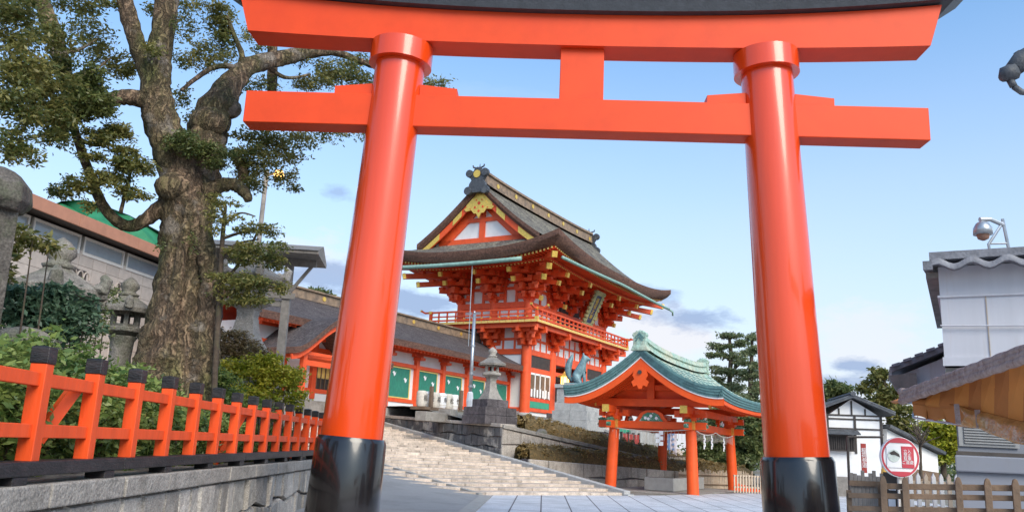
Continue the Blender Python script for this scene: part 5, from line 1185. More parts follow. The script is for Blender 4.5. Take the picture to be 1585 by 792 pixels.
# roof corner ornament at the right edge, top
oc = at(1590, 118, 9.0); oo = thing('roof_end_tile', 'curled grey roof end tile jutting into view at the upper right edge', 'roof ornament', tuple(oc), 0); S = 9.0/F_*1.02
def sq(x, y, dy=0): return np.array([(x-1590)*S, dy, (118-y)*S])
b = MB(); b.tube([sq(1556, 122), sq(1562, 116), sq(1572, 112)], [.05, .085, .09], 10, jit=.12); b.tube([sq(1568, 112), sq(1582, 98), sq(1600, 86), sq(1640, 60)], [.07, .10, .11, .14], 10, jit=.12); b.tube([sq(1570, 134), sq(1580, 142), sq(1600, 143), sq(1660, 150)], [.03, .03, .035, .04], 8); b.tube([sq(1566, 124), sq(1570, 134)], .035, 8); b.tube([sq(1584, 92), sq(1578, 82)], [.04, .03], 8); b.build('curled_tile', 'tile_d', oo, smooth=True)
b = MB(); b.box(.30, 3, -.1, .5, -.20, .05); b.build('roof_edge', 'tile_d', oo)

# awning stall
a0 = at(1398, 608, 8.2); a1 = at(1660, 512, 5.6); dA = a1-a0; zA = a0[2]
aw = thing('striped_awning', 'ochre striped cloth awning with a faded rolled hem over a stall on the right', 'awning', tuple(a0))
dirA = nrm(dA); LA = float(np.linalg.norm(dA)); lower = at(1412, 646, 8.0)-a0; far = at(1700, 655, 6.0)-a0
b = MB(); n = 40
for k in range(3): 
    off = np.array([0, .03*k, -.035*k]); b.tube([dirA*LA*i/n+off+[0, 0, .004*math.sin(i*1.9+k)] for i in range(n+1)], .030, 8)
b.tube([-dirA*.06+[0, 0, .02], dirA*.05], .035, 8); b.build('rolled_hem', 'awn_edge', aw, smooth=True)
inner0 = at(1416, 612, 8.15)-a0; 
mid = [at(1412, 625, 8.0)-a0, at(1500, 635, 7.4)-a0, at(1585, 655, 6.9)-a0, at(1700, 680, 6.2)-a0]
topc = [at(1420, 606, 8.1)-a0, at(1500, 580, 7.3)-a0, at(1585, 552, 6.4)-a0, at(1680, 515, 5.6)-a0]
def interp(P, t): t = min(max(t, 0), 1)*(len(P)-1); i = min(int(t), len(P)-2); return P[i]+(P[i+1]-P[i])*(t-i)
ns = 12
for i in range(ns):
    par = i % 2; b = MB()
    if 1:
        t0, t1 = i/ns, (i+1)/ns; A, B_, C_, D2 = interp(topc, t0), interp(topc, t1), interp(mid, t1), interp(mid, t0)
        b.add([A, B_, C_, D2, A+[0, 0, .006], B_+[0, 0, .006], C_+[0, .02, 0], D2+[0, .02, 0]], [(0, 1, 2, 3), (7, 6, 5, 4), (0, 4, 5, 1), (2, 6, 7, 3)])
    b.build('stripe_cloth', 'awning' if par else 'awn_d', aw)
vl = [at(1412, 612, 8.02)-a0, at(1440, 618, 7.85)-a0, at(1470, 624, 7.6)-a0, at(1512, 634, 7.3)-a0]; vb = [at(1413, 645, 8.0)-a0, at(1438, 649, 7.85)-a0, at(1478, 655, 7.6)-a0, at(1512, 660, 7.3)-a0]
b = MB(); b.grid([[interp(vl, t)*(1-s)+interp(vb, t)*s+np.array([0, .05*math.sin(t*23)*s, .02*math.sin(t*15)*s]) for t in np.linspace(0, 1, 30)] for s in np.linspace(0, 1, 7)]); o = b.build('hanging_flap', 'awn_d', aw, smooth=True); o.modifiers.new('t', 'SOLIDIFY').thickness = .008
tl = [at(1480, 628, 7.45)-a0, at(1512, 636, 7.3)-a0, at(1600, 655, 6.8)-a0, at(1700, 676, 6.2)-a0]; bl_ = [at(1484, 658, 7.4)-a0, at(1518, 664, 7.2)-a0, at(1570, 686, 6.8)-a0, at(1700, 700, 6.1)-a0]
b = MB(); b.grid([[interp(tl, t)*(1-s)+interp(bl_, t)*s+np.array([0, -.10*math.sin(math.pi*s)+.006*math.sin(t*31+s*7), .004*math.sin(t*19+s*9)]) for t in np.linspace(0, 1, 50)] for s in np.linspace(0, 1, 14)]); o = b.build('clear_rain_sheet', 'plastic', aw, smooth=True); o.modifiers.new('t', 'SOLIDIFY').thickness = .004
for px, py0, py1 in ((1480, 625, 656), (1512, 634, 662)): b = MB(); b.bar(at(px, py0, 7.25)-a0, at(px+3, py1, 7.22)-a0, .035, .02); b.build('flap_strap', 'awn_edge', aw)
b = MB(); b.tube([vb[0]+[0, 0, 0]]+[interp(vb, t)+[0, .0, -.004] for t in np.linspace(.05, 1, 9)], .010, 6); b.tube([topc[0]+[0, 0, .0], vb[0]], .012, 6); b.build('frame_rod', 'steel', aw)
b = MB(); bk = nrm([.30, .95, 0])*1.7; P = [[dirA*LA*t+bk*q+[0, 0, .03*q-.05*math.sin(math.pi*q)] for t in np.linspace(.02, 1.0, 14)] for q in np.linspace(0.02, 1, 6)]
b.grid(P); o = b.build('canopy_cloth', 'awning', aw, smooth=True); o.modifiers.new('t', 'SOLIDIFY').thickness = .008
for q in (dirA*LA,): b = MB(); z0_ = -(a0[2]+q[2]); b.tube([q, q+[0, 0, z0_]], .022, 8); b.build('support_pole', 'steel', aw)
# grey stall with louvres
g0 = at(1487, 700, 9.6); g1 = at(1650, 690, 10.2); d = nrm((g1-g0)*[1, 1, 0])
gs = thing('grey_stall', 'grey blue panelled stall counter with a louvred box under the awning', 'stall', (g0[0], g0[1], 0), math.atan2(d[1], d[0])); zt = at(1465, 703, 9.6)[2]; zl = at(1490, 660, 9.6)[2]; SHR = math.tan(R_(27)+math.atan2(d[1], d[0]))
def tbox(b, x0, x1, y0, y1, z0, z1):
    q = x0+SHR*(y1-y0); return b.add([(x0, y0, z0), (x1, y0, z0), (x1, y1, z0), (q, y1, z0), (x0, y0, z1), (x1, y0, z1), (x1, y1, z1), (q, y1, z1)], [(0, 3, 2, 1), (4, 5, 6, 7), (0, 1, 5, 4), (1, 2, 6, 5), (2, 3, 7, 6), (3, 0, 4, 7)])
b = MB(); tbox(b, -.12, 4, -.1, 1.0, -.1, zt-.16); b.build('counter', 'greyblue', gs); b = MB(); tbox(b, -.16, 4, -.16, 1.0, zt-.158, zt); b.build('counter_top', 'greyblue', gs, bevel=.015)
b = MB(); tbox(b, 0, 3, .05, .9, zt+.04, zl+.35); b.build('louvre_box', 'greyblue', gs)
b = MB(); b.box(.0, .62, .02, .045, zt+.09, zl+.2)
for z in np.arange(zt+.12, zl+.16, .026): b.add([(.05, .0, z), (.58, .0, z), (.58, .02, z+.02), (.05, .02, z+.02)], [(0, 1, 2, 3)])
for z in np.arange(zt+.12, zl+.16, .026): b.box(.05, .58, .004, .02, z, z+.009)
b.build('louvre_slats', 'louver', gs); b = MB(); tbox(b, -.05, 3, .0, .9, zt+.003, zt+.04); b.build('dark_gap', 'wood_dk', gs)
# wooden rail fence in front
w0 = at(1308, 790, 8.2); w1 = at(1600, 790, 8.3); d = nrm((w1-w0)*[1, 1, 0]); L = float(np.linalg.norm((w1-w0)[:2]))+1.2
wf = thing('wooden_rail_fence', 'weathered brown wooden rail fence with round topped posts at lower right', 'fence', (w0[0], w0[1], 0), math.atan2(d[1], d[0]))
def wz(px, py): 
    r = ray(px, py); p0 = np.array([w0[0], w0[1], 0]); nn = np.array([-d[1], d[0], 0]); t = (p0-CAM).dot(nn)/r.dot(nn); q = CAM+r*t; return float((q-p0).dot(d)), float(q[2])
r = random.Random(2)
for px, py in ((1366, 735), (1400, 737), (1482, 737), (1527, 739), (1570, 740), (1605, 741)):
    x, z = wz(px, py); b = MB(); w_ = .026; b.prism([(-w_, 0), (w_, 0), (w_, z-.05), (w_*.6, z-.012), (0, z), (-w_*.6, z-.012), (-w_, z-.05)], (x, -.03, 0), (1, 0, 0), (0, 0, 1), (0, .05, 0)); b.build('post', 'wood', wf, bevel=.004)
for (pa, pb, th) in (((1365, 752), (1640, 756), .05), ((1312, 766), (1640, 772), .045), ((1312, 786), (1640, 793), .045)):
    xa, za_ = wz(*pa); xb, zb_ = wz(*pb); b = MB(); b.bar((xa, .035, za_), (xb, .035, zb_), .03, th); b.build('rail', 'wood', wf, bevel=.005)
for px, py in ((1313, 758), (1362, 748), (1398, 758)):
    x, z = wz(px, py); b = MB(); b.box(x-.022, x+.022, .055, .09, 0, z); b.build('stake', 'wood', wf)
for k in range(3):
    x, z = wz(1316+k*0, 762); 
# old lattice boards behind the fence
ob = thing('plank_screen', 'dark old plank screen standing behind the rail fence beside the storehouse', 'screen', tuple(at(1318, 800, 11)), .05); b = MB(); r = random.Random(9)
for i in range(13): x = i*.045; b.box(x, x+.038, 0, .015, -.6, .52+r.uniform(-.05, .03))
b.build('planks', 'wood_g', ob); b = MB(); b.box(-.02, .6, -.03, 0, .36, .42); b.box(-.02, .6, -.03, 0, .0, .05); b.build('rail', 'wood', ob)
wp = thing('white_slat_fence', 'row of pale pointed pickets behind the wooden rail fence', 'fence', tuple(at(1398, 800, 12)), .1)
for i in range(8):
    b = MB(); x = i*.10; b.prism([(0, -.6), (.05, -.6), (.05, .50), (.025, .55), (0, .50)], (x, 0, 0), (1, 0, 0), (0, 0, 1), (0, .02, 0)); b.build('picket', 'white' if i % 3 else 'paleWood', wp)
for z in (.1, .4): b = MB(); b.box(-.05, .8, .022, .05, z, z+.05); b.build('rail', 'paleWood', wp)
cb = thing('folding_sign_stand', 'dark framed little stand with a white notice behind the rail fence', 'signboard', tuple(at(1388, 800, 11)), 0); b = MB(); b.box(-.12, .02, 0, .03, -.4, .5); b.build('frame', 'wood_dk', cb); b = MB(); b.box(-.09, -.01, -.01, -.002, .08, .2); b.box(-.08, .0, -.01, -.002, .3, .36); b.build('white_card', 'paper', cb)
og = thing('yellow_lantern', 'small orange yellow paper lantern just left of the round sign foot', 'lantern', tuple(at(1370, 738, 12)), 0); b = MB(); b.lathe([(.02, -.14), (.045, -.1), (.055, 0), (.045, .1), (.02, .14)], (0, 0, 0), 12); b.build('paper_body', mat('orange_paper', (.9, .5, .10), .6, .1, 4), og, smooth=True); b = MB(); b.lathe([(.03, -.17), (.03, -.14)], (0, 0, 0), 10); b.lathe([(.03, .14), (.03, .17)], (0, 0, 0), 10); b.tube([(0, 0, -.17), (0, 0, -.95)], .01, 6); b.build('rings', 'wood_dk', og)
# round sign
rs = thing('round_sign', 'round red and white sign with a pasted notice above the rail fence', 'sign', tuple(at(1392, 707, 8.6)), R_(4)); R0 = 8.6/F_*27
b = MB(); b.tube([(0, -.012, 0), (0, .02, 0)], R0, 40); b.build('disc', 'signw', rs, smooth=True, ang=30)
b = MB(); ring_ = [(math.cos(a), math.sin(a)) for a in np.linspace(0, 2*math.pi, 41)[:-1]]
b.grid([[(x*R0*.97, -.014, y*R0*.97), (x*R0*.87, -.014, y*R0*.87)] for x, y in ring_+[ring_[0]]]); b.build('red_ring', 'red', rs)
cap = [(R0*.95*math.cos(a), R0*.95*math.sin(a)) for a in np.linspace(R_(48), R_(132), 14)]
for cp_ in (cap, [(x, -y) for x, y in cap][::-1]): b = MB(); b.prism(cp_, (0, -.016, 0), (1, 0, 0), (0, 0, 1), (0, -.003, 0)); b.build('red_band', 'red', rs)
b = MB(); b.box(.01, R0*.68, -.022, -.015, -R0*.52, R0*.55); rdp = b.build('red_notice', 'red', rs)
b = MB(); b.box(-R0*.72, .005, -.021, -.015, -R0*.52, R0*.52); nt_ = b.build('white_notice', 'signw', rs)
b = MB(); b.tube([(-R0*.36, -.023, R0*.06), (-R0*.36, -.026, R0*.06)], R0*.31, 24); b.build('green_grey_emblem', mat('emblem_grey', (.55, .60, .55), .5, .2, 20, (.25, .25, .25), .3, 9), rs)
b = MB(); b.prism([(-.3, .1), (-.05, .22), (.2, .05), (.25, -.1), (.0, 0), (-.2, .0)], (-R0*.30, -.027, R0*.1), (R0, 0, 0), (0, 0, R0), (0, -.002, 0)); b.build('dark_swoosh', 'wood_dk', rs)
text('white_letters', '立入\n禁止\n駐車\nご遠慮', .036, 'paper', rs, (R0*.34, -.024, R0*.02), (R_(90), 0, 0), .001)
b = MB(); b.tube([(0, .03, R0*.2), (0, .03, -1.35)], .016, 8); b.bar((0, .03, -R0*.8), (-.05, .03, -1.3), .02, .02); b.bar((0, .03, -R0*.8), (.06, .03, -1.3), .02, .02); b.build('pole', 'frame', rs)
# ------------------------------------------------------------------ the great camphor tree
TD = 15.4
tb = at(268, 700, TD); tb[2] = .9
tree = thing('camphor_tree', 'huge old camphor tree with a mossy twisting trunk and spreading limbs behind the picket fence', 'tree', tuple(tb))
def limb(name, pts, parent, base, D=TD, m='bark', n=14, jit=.10, sub=6):
    """pts: (px, py, width in photo pixels, extra distance)"""
    P = [np.array([*rel(at(p[0], p[1], D+(p[3] if len(p) > 3 else 0)), base), p[2]/2*(D+(p[3] if len(p) > 3 else 0))/F_*1.03]) for p in pts]
    Q = []                                  # Catmull-Rom smoothing
    for i in range(len(P)-1):
        p0, p1_, p2_, p3_ = P[max(i-1, 0)], P[i], P[i+1], P[min(i+2, len(P)-1)]
        for k in range(sub):
            t = k/sub; Q.append(.5*((2*p1_)+(-p0+p2_)*t+(2*p0-5*p1_+4*p2_-p3_)*t*t+(-p0+3*p1_-3*p2_+p3_)*t**3))
    Q.append(P[-1]); b = MB(); b.tube([q[:3] for q in Q], [max(.004, q[3])*(1+random.uniform(-jit, jit)*.5) for q in Q], n, jit=jit); return b.build(name, m, parent, smooth=True)
trunk = limb('trunk', [(258, 720, 128), (262, 640, 120), (271, 560, 108), (280, 490, 90), (286, 420, 75), (288, 360, 71), (287, 310, 73), (276, 262, 57), (258, 215, 50), (244, 167, 45), (240, 120, 41), (250, 60, 33), (258, 0, 33), (262, -60, 28)], tree, tb, n=26, jit=.10)
limb('root_strand', [(312, 700, 60, -.3), (306, 620, 46, -.4), (318, 530, 40, -.45), (326, 450, 30, -.45), (316, 380, 28, -.4), (300, 330, 34, -.35), (280, 300, 30, -.3)], trunk, tb, n=14, jit=.14)
limb('root_strand', [(232, 690, 40, -.2), (250, 600, 24, -.45), (266, 500, 18, -.5), (280, 400, 16, -.45), (290, 340, 14, -.4)], trunk, tb, n=12, jit=.14)
LB = lambda pts, **k: limb('limb', pts, trunk, tb, **k)
LB([(262, 190, 30), (236, 130, 28), (218, 85, 25), (200, 30, 24), (186, -30, 22)])
LB([(244, 160, 26), (210, 152, 24), (180, 152, 21), (150, 163, 18), (122, 178, 12), (95, 190, 6)])
LB([(272, 318, 34), (250, 322, 26), (225, 340, 19), (200, 350, 17), (172, 335, 15), (150, 300, 13), (128, 240, 12), (112, 190, 12), (105, 140, 17), (92, 85, 22), (78, 40, 22), (62, -5, 20), (50, -50, 18)], jit=.08)
LB([(290, 320, 70), (305, 265, 66, .2), (318, 215, 60, .4), (334, 170, 52, .6), (356, 132, 36, .9), (384, 104, 28, 1.2), (430, 92, 25, 1.6), (475, 82, 19, 1.9), (520, 82, 11, 2.2), (560, 96, 9, 2.4), (600, 112, 6, 2.6), (660, 135, 4, 2.8)], n=18, jit=.14)
for (px, py, w_, dd_) in ((322, 190, 58, .2), (268, 290, 52, -.3), (352, 168, 42, .5), (300, 330, 50, -.1)):
    b = MB(); p = rel(at(px, py, TD+dd_), tb); r = w_/2*TD/F_; rows = []
    for i in range(9):
        ph = math.pi*i/8; rw = [tuple(p+np.array([r*math.sin(ph)*math.cos(a)*(1+.12*random.random()), r*.8*math.sin(ph)*math.sin(a), r*.85*math.cos(ph)])) for a in np.linspace(0, 2*math.pi, 15)[:-1]]; rows.append(rw+[rw[0]])
    b.grid(rows); b.build('burl', 'bark', trunk, smooth=True)
LB([(318, 300, 30, -.2), (340, 288, 22, -.3), (362, 286, 19, -.35), (380, 300, 16, -.4), (384, 312, 10, -.4)])
LB([(372, 105, 14, 1.1), (374, 85, 9, 1.1), (362, 55, 7, 1.1), (350, 25, 6, 1.0)])
LB([(372, 116, 9, 1.0), (355, 103, 9, .9), (330, 105, 8, .8), (305, 120, 7, .6), (280, 140, 5, .4)])
LB([(420, 160, 15, 2.2), (421, 120, 15, 2.2), (421, 60, 15, 2.2), (420, 0, 16, 2.2), (424, -60, 14, 2.2)])
LB([(362, 235, 18, .6), (375, 262, 15, .5), (372, 285, 10, .4)]); LB([(245, 100, 8), (262, 60, 5), (276, 30, 3)], n=6)
LB([(206, 250, 4, -.4), (198, 280, 5, -.4), (186, 330, 6, -.4)], n=6); LB([(120, 215, 7, -.2), (150, 225, 5, -.2), (175, 215, 3, -.2)], n=6)
LB([(400, 92, 9, 1.4), (440, 120, 6, 1.8), (480, 115, 4, 2)], n=6)
for a, c in (((105, 110), (20, 60)), ((110, 130), (15, 150)), ((112, 180), (40, 215)), ((88, 70), (20, 15)), ((90, 80), (150, 60)), ((110, 120), (170, 90))):
    LB([(a[0], a[1], 8), ((a[0]+c[0])/2, (a[1]+c[1])/2+8, 5), (c[0], c[1], 2)], n=6)
def crown(name, specs, size, m, seed, D=TD, parent=tree, base=tb, dens=1.0):
    bl = []; g = random.Random(seed)
    for (px, py, rx, ry, n, k, *dd_) in specs: bl.append(pxblob(px, py, rx, ry, D+(dd_[0] if dd_ else 0), int(n*dens), k))
    return leafobj(name, bl, size, m, parent, seed, base=base)
crown('crown', [(20, 20, 55, 45, 1500, 26, -2), (70, 55, 45, 40, 800, 20, -1), (20, 95, 50, 40, 1500, 26, -2), (70, 120, 45, 32, 1500, 22, -1), (20, 165, 45, 35, 1200, 22, -2), (70, 175, 45, 30, 1300, 22, -1), (28, 225, 36, 28, 700, 18, -2), (85, 215, 22, 14, 250, 8, -1)], .078, leafA, 31, dens=1.6)
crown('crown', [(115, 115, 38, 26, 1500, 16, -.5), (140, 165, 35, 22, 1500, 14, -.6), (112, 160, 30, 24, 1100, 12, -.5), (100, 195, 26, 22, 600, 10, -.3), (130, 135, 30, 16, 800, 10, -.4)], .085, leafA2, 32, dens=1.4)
crown('crown', [(140, 60, 46, 34, 900, 30, 1), (170, 95, 30, 26, 600, 18, 1), (120, 20, 36, 24, 500, 16, 1), (105, 5, 30, 14, 250, 10, 1), (165, 5, 26, 10, 200, 8, 0), (198, 105, 18, 22, 420, 12, 1)], .075, leafA, 33, dens=1.3)
crown('crown', [(180, 205, 26, 14, 700, 9, -.4), (150, 215, 26, 14, 600, 9, -.4), (205, 262, 30, 20, 1000, 12, -.5), (165, 272, 28, 16, 700, 10, -.4), (125, 285, 26, 12, 500, 9, -.3), (95, 298, 22, 8, 260, 8, -.2), (205, 298, 24, 12, 420, 8, -.5), (190, 235, 20, 10, 300, 7, -.4), (145, 245, 18, 10, 250, 7, -.4), (135, 318, 8, 12, 80, 4, -.5)], .075, leafA, 34, dens=1.5)
crown('crown', [(292, 40, 30, 34, 420, 20, 1.5), (300, 90, 34, 34, 700, 26, 1.5), (282, 150, 18, 22, 260, 12, 1), (345, 30, 26, 34, 900, 20, 1.2), (335, 85, 30, 22, 600, 18, 1.2), (395, 60, 26, 30, 600, 16, 2), (350, 60, 22, 22, 600, 12, 1.2), (400, 130, 34, 16, 420, 12, 2), (300, 180, 12, 14, 100, 6, 1), (325, 5, 30, 12, 350, 8, 1), (236, 15, 12, 20, 150, 5, .2), (240, 72, 14, 16, 160, 5, -.4), (285, 5, 20, 8, 160, 6, 1)], .072, leafA, 35, dens=1.4)
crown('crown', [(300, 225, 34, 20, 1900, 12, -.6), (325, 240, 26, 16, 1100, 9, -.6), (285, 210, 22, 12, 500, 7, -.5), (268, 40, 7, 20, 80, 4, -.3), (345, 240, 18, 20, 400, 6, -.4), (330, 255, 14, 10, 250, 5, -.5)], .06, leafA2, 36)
crown('crown', [(400, 215, 50, 20, 1100, 22, .6), (390, 250, 40, 26, 1500, 22, .4), (430, 238, 40, 20, 900, 18, .6), (385, 285, 26, 12, 350, 10, .3), (440, 275, 20, 14, 350, 9, .3), (455, 290, 12, 8, 110, 5, .2), (500, 205, 50, 10, 500, 14, 1.6), (550, 208, 30, 6, 180, 8, 2), (460, 215, 30, 16, 500, 12, 1)], .072, leafA, 37, dens=1.4)
crown('crown', [(520, 115, 46, 28, 1500, 24, 2.4), (480, 130, 34, 20, 700, 14, 2.2), (560, 130, 30, 24, 800, 14, 2.6), (555, 92, 26, 10, 220, 8, 2.5), (672, 130, 30, 13, 420, 10, 2.8), (690, 138, 14, 8, 120, 5, 2.8), (620, 120, 22, 20, 300, 8, 2.7), (470, 95, 14, 9, 100, 4, 2)], .072, leafA, 38, dens=1.5)
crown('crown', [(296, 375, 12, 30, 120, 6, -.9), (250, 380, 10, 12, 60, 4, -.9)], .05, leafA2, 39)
LB([(262, -50, 28), (266, -120, 22), (280, -190, 14), (290, -260, 6)]); LB([(188, -25, 22), (172, -90, 17), (165, -160, 10), (150, -220, 5)]); LB([(50, -45, 18), (35, -100, 13), (10, -160, 8), (-10, -200, 4)]); LB([(424, -55, 14, 2.2), (426, -110, 10, 2.2), (420, -170, 5, 2.2)])
crown('crown', [(270, -200, 70, 60, 3000, 40), (200, -160, 70, 55, 3000, 40), (150, -210, 60, 50, 2500, 34), (60, -130, 70, 50, 3000, 40), (0, -170, 60, 50, 2500, 34), (340, -150, 60, 45, 2400, 34, 1), (420, -150, 60, 45, 2400, 34, 2), (120, -90, 50, 30, 1400, 22), (300, -90, 50, 26, 1200, 20, 1), (-60, -60, 60, 60, 2600, 34, -1)], .085, leafA, 40)
# small leafy tree in front of the tall lantern
sb = at(338, 640, 14.6); sb[2] = 1.0
st2 = thing('young_tree', 'slim young tree with loose leaf clumps covering the tall stone lantern', 'tree', tuple(sb))
k_ = dict(D=14.6, m='bark_d', n=8, jit=.05)
yt = limb('trunk', [(330, 640, 9), (333, 560, 8), (338, 480, 8), (342, 400, 7), (346, 345, 6), (349, 318, 4)], st2, sb, **k_)
for pts in ([(340, 440, 6), (360, 420, 5), (385, 385, 4), (402, 350, 3)], [(340, 400, 5), (365, 378, 4), (400, 370, 2)], [(345, 350, 4), (370, 330, 3), (395, 335, 2)], [(338, 470, 5), (360, 450, 4), (395, 440, 3), (425, 445, 2)], [(346, 330, 4), (335, 315, 3), (325, 305, 2)], [(342, 370, 5), (372, 360, 4), (404, 356, 3)]): limb('branch', pts, yt, sb, **k_)
crown('crown', [(403, 354, 26, 11, 420, 10), (375, 358, 18, 8, 160, 6), (398, 390, 36, 16, 900, 12), (370, 395, 24, 14, 420, 8), (425, 405, 18, 12, 300, 7), (390, 440, 42, 16, 1100, 14), (360, 455, 30, 14, 600, 10), (345, 430, 20, 12, 250, 7), (400, 465, 24, 10, 400, 8), (430, 445, 14, 12, 220, 5), (350, 335, 26, 12, 320, 9), (345, 312, 24, 10, 260, 8), (335, 355, 14, 8, 90, 5), (430, 380, 14, 6, 110, 4)], .062, leafA, 41, dens=1.5, D=14.4, parent=st2, base=sb)
# shrubs behind the fence
def shrub(name, label, D, specs, size, m, seed, cat='shrub', stems=True):
    c = at(specs[0][0], 700, D); c[2] = 1.0; t = thing(name, label, cat, tuple(c)); crown('foliage', specs, size, m, seed, D=D, parent=t, base=c)
    b = MB(); g = random.Random(seed)
    for (px, py, rx, ry, *_) in specs[:6]:
        q = at(px, py, D+g.uniform(-.2, .3)); b.tube([rel((q[0], q[1], .9), c), rel((q[0]+.05, q[1], (q[2]+.9)/2), c), rel(q, c)], [.02, .014, .006], 5)
    b.build('stems', 'bark_d', t); return t
for (s0, s1, lab, sd) in ((-2.5, 2.2, 'near stretch of mixed green hedge behind the first fence posts', 51), (2.3, 6.6, 'middle stretch of green hedge behind the fence in front of the big trunk', 52), (6.7, 13.5, 'far stretch of green hedge behind the fence towards the torii column', 53)):
    c = FO+FD*s0-FX*.7; t = thing('hedge_shrub', lab, 'hedge', (c[0], c[1], 1.0)); bl = []
    for s in np.arange(s0, s1, .38):
        h = 1.05 if s < 3 else max(.62, 1.05-.07*(s-3)); q = FO+FD*s-FX*(.62+.12*math.sin(s*7)); bl.append((q+[0, 0, 1.0+h*.5], (.34, .36, h*.56), 1500, 24))
        if s < 6: bl.append((q-FX*.35+[0, 0, 1.0+h*1.05+.1*math.sin(s*5)], (.25, .25, .24), 300, 9))
    leafobj('foliage', bl, .09, leafG, t, sd, base=(c[0], c[1], 1.0))
    b = MB()
    for s in np.arange(s0, s1, .22): q = rel(FO+FD*s-FX*(.62+.15*math.sin(s*9)), c); q[2] = 0; b.tube([q, q+[.05, .05, .45], q+[-.03, .1, .8]], [.016, .012, .005], 5)
    b.build('stems', 'bark_d', t)
shrub('dark_shrub', 'dense dark green shrub at the left edge below the broad stone lantern', 11.4, [(30, 470, 34, 32, 1500, 22), (80, 480, 40, 34, 2000, 26), (40, 510, 46, 26, 1500, 18), (110, 505, 34, 30, 1300, 18), (85, 450, 26, 16, 600, 10), (130, 480, 16, 24, 500, 10)], .085, leafBg, 54)
shrub('yellow_green_bush', 'bright yellow green bush glowing right of the big trunk', 17.3, [(440, 590, 30, 26, 2200, 18), (400, 580, 34, 28, 2600, 20), (425, 560, 22, 14, 800, 10), (360, 580, 34, 24, 1900, 16), (455, 615, 20, 18, 900, 8), (390, 610, 40, 20, 1700, 12)], .075, leafY, 55, 'bush')
shrub('green_bush', 'rounded mid green bush between the big trunk and the yellow green bush', 16.0, [(330, 605, 38, 30, 2300, 18), (350, 635, 40, 22, 1500, 14), (400, 635, 30, 18, 1100, 12), (320, 570, 18, 24, 800, 8)], .07, leafG, 56, 'bush')
shrub('bronze_shrub', 'bronze tinged shrub at the foot of the tall stone lantern', 17.8, [(352, 540, 28, 18, 1900, 14), (388, 545, 30, 18, 1900, 14), (345, 515, 16, 14, 650, 8), (335, 535, 18, 18, 800, 8), (412, 558, 20, 14, 900, 8), (370, 525, 16, 12, 500, 6)], .065, leafR, 57)
shrub('leafy_branch', 'loose leafy sapling spreading from the left edge across the block building', 10.8, [(20, 350, 24, 12, 170, 6), (50, 372, 30, 10, 260, 8), (15, 385, 22, 14, 240, 7), (75, 385, 14, 6, 90, 4), (10, 420, 14, 12, 110, 5)], .085, leafA, 58, 'sapling')
shrub('pale_flowering_shrub', 'thin pale leaved shrub before the small stone lantern', 13.6, [(150, 500, 26, 30, 420, 12), (165, 455, 22, 12, 260, 8), (140, 535, 22, 16, 260, 8), (110, 440, 14, 10, 120, 5)], .06, leafD, 59)
boulder('mossy grey rock lying in the shrubs at the left edge', at(30, 535, 11.0), (.42, .3, .22), 'stone_m', 5)

# ------------------------------------------------------------------ trees far off
def rawtree(name, label, px, py0, D, specs, size, m, seed, trunks, cat='tree', dens=1):
    c = at(px, py0, D); c[2] = max(-.0, min(c[2], 2.5)) if c[2] > 0 else 0; t = thing(name, label, cat, tuple(c))
    tr = None
    for pts in trunks: 
        o = limb('trunk' if tr is None else 'limb', pts, t if tr is None else tr, c, D=D, m='bark_d', n=8, jit=.06); tr = tr or o
    crown('crown', specs, size, m, seed, D=D, parent=t, base=c, dens=dens*1.1); return t
rawtree('pine_tree', 'left pine with flat layered needle pads above the pavilion roof', 1135, 720, 52, [(1128, 520, 16, 5, 900, 8), (1115, 535, 15, 6, 900, 8), (1145, 532, 13, 5, 700, 7), (1108, 548, 12, 5, 600, 6), (1135, 551, 14, 5, 700, 6), (1150, 560, 13, 6, 700, 6), (1118, 572, 18, 7, 1100, 8), (1145, 580, 18, 8, 1100, 8), (1110, 590, 14, 7, 800, 7), (1138, 600, 22, 8, 1300, 9)], .17, leafP, 61,
 [[(1133, 720, 10), (1132, 640, 9), (1129, 590, 7), (1131, 550, 6), (1128, 520, 4)], [(1131, 560, 4), (1118, 545, 3), (1108, 540, 2)], [(1131, 575, 4), (1148, 560, 3)]])
rawtree('pine_tree', 'right pine leaning against the right torii column above the pavilion roof', 1160, 720, 50, [(1163, 522, 12, 6, 700, 7), (1170, 540, 12, 6, 700, 7), (1158, 548, 12, 6, 600, 6), (1172, 565, 12, 8, 800, 7), (1160, 580, 16, 9, 1000, 8), (1172, 600, 14, 10, 1000, 8), (1155, 615, 20, 9, 1200, 8)], .17, leafP, 62,
 [[(1162, 720, 10), (1161, 640, 9), (1162, 580, 7), (1164, 520, 3)]])
rawtree('evergreen_tree', 'dark evergreen mass filling the gap between the pavilion posts', 1100, 745, 50, [(1090, 680, 26, 34, 4200, 40), (1120, 660, 26, 30, 3600, 36), (1150, 650, 28, 34, 4200, 40), (1160, 690, 26, 34, 4200, 36), (1125, 705, 30, 28, 3600, 34), (1175, 660, 18, 40, 2600, 26), (1080, 705, 20, 24, 2200, 20)], .26, leafD, 63, [[(1120, 745, 9), (1120, 690, 7), (1125, 650, 4)]])
rawtree('evergreen_tree', 'round green treetops just right of the right torii column', 1285, 760, 52, [(1285, 610, 16, 18, 2000, 16), (1298, 600, 18, 14, 1500, 14), (1280, 640, 12, 22, 1600, 14), (1272, 670, 10, 28, 1500, 12)], .26, leafD, 64, [[(1284, 760, 8), (1284, 650, 6), (1286, 605, 3)]])
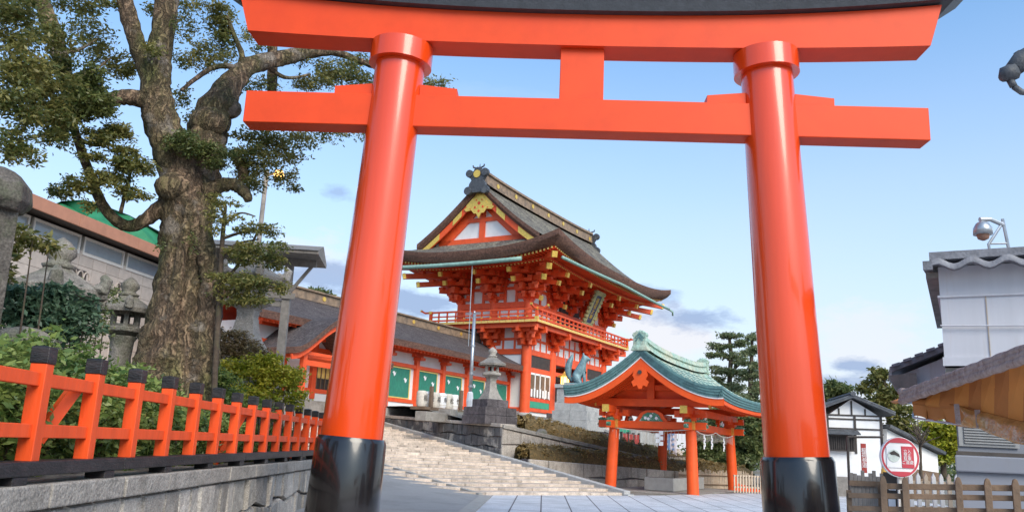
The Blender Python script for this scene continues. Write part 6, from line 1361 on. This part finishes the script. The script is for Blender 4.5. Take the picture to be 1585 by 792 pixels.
rawtree('broadleaf_tree', 'open airy tree rising behind the white storehouse roof', 1375, 740, 50, [(1365, 580, 18, 14, 900, 14), (1345, 600, 14, 10, 500, 9), (1385, 600, 22, 14, 1100, 14), (1370, 620, 30, 12, 1200, 14), (1395, 640, 22, 14, 1200, 12), (1400, 668, 22, 16, 1400, 12)], .24, leafA, 65, [[(1378, 740, 9), (1376, 660, 7), (1370, 600, 4), (1364, 570, 2)], [(1376, 640, 4), (1392, 610, 3), (1398, 590, 2)], [(1374, 620, 4), (1352, 600, 2)]])
rawtree('broadleaf_tree', 'yellow green tree seen under the striped awning', 1450, 740, 46, [(1440, 675, 18, 20, 1700, 14), (1460, 665, 18, 18, 1700, 14), (1475, 680, 16, 22, 1700, 14), (1455, 700, 26, 16, 1700, 12), (1480, 650, 12, 10, 500, 6)], .22, leafY, 66, [[(1460, 740, 8), (1460, 690, 6), (1462, 660, 3)]])
bt = at(1418, 730, 38); bt[2] = 0
t = thing('bare_tree', 'leafless twiggy tree between the storehouse and the awning', 'tree', tuple(bt)); bt_ = limb('trunk', [(1425, 740, 5), (1424, 700, 4), (1422, 670, 3)], t, bt, D=38, m='bark_d', n=6)
g = random.Random(3)
for i in range(26):
    a = R_(g.uniform(20, 160)); L = g.uniform(14, 34); x0, y0 = 1423+g.uniform(-2, 2), 692-g.uniform(0, 22); limb('branch', [(x0, y0, 2.2), (x0+math.cos(a)*L*.5, y0-math.sin(a)*L*.45, 1.5), (x0+math.cos(a)*L+g.uniform(-4, 4), y0-math.sin(a)*L, .7)], bt_, bt, D=38+g.uniform(-.6, .6), m='bark_d', n=4, sub=3)
rawtree('distant_tree', 'distant treetop showing over the corridor roof ridge left of the near column', 492, 650, 70, [(490, 452, 22, 10, 1300, 14), (508, 460, 16, 8, 700, 8), (475, 462, 14, 6, 500, 6)], .3, leafD, 67, [[(492, 650, 8), (492, 500, 6), (491, 455, 3)]])
# ragged line of far woodland behind everything on the right
wd = thing('far_woodland', 'x', 'wood', (0, 0, 0)); bpy.data.objects.remove(wd)
bl = [(np.array([x+random.uniform(-3, 3), 92+random.uniform(-6, 6), random.uniform(0, 2.2)]), (6, 4, random.uniform(2.4, 4.2)), 1500, 30) for x in np.arange(6, 90, 6)]
wo_ = leafobj('far_woodland', bl, .5, leafD, None, 71); tag(wo_, 'low far off woodland closing the view behind the pavilion and storehouse', 'woodland', kind='stuff')
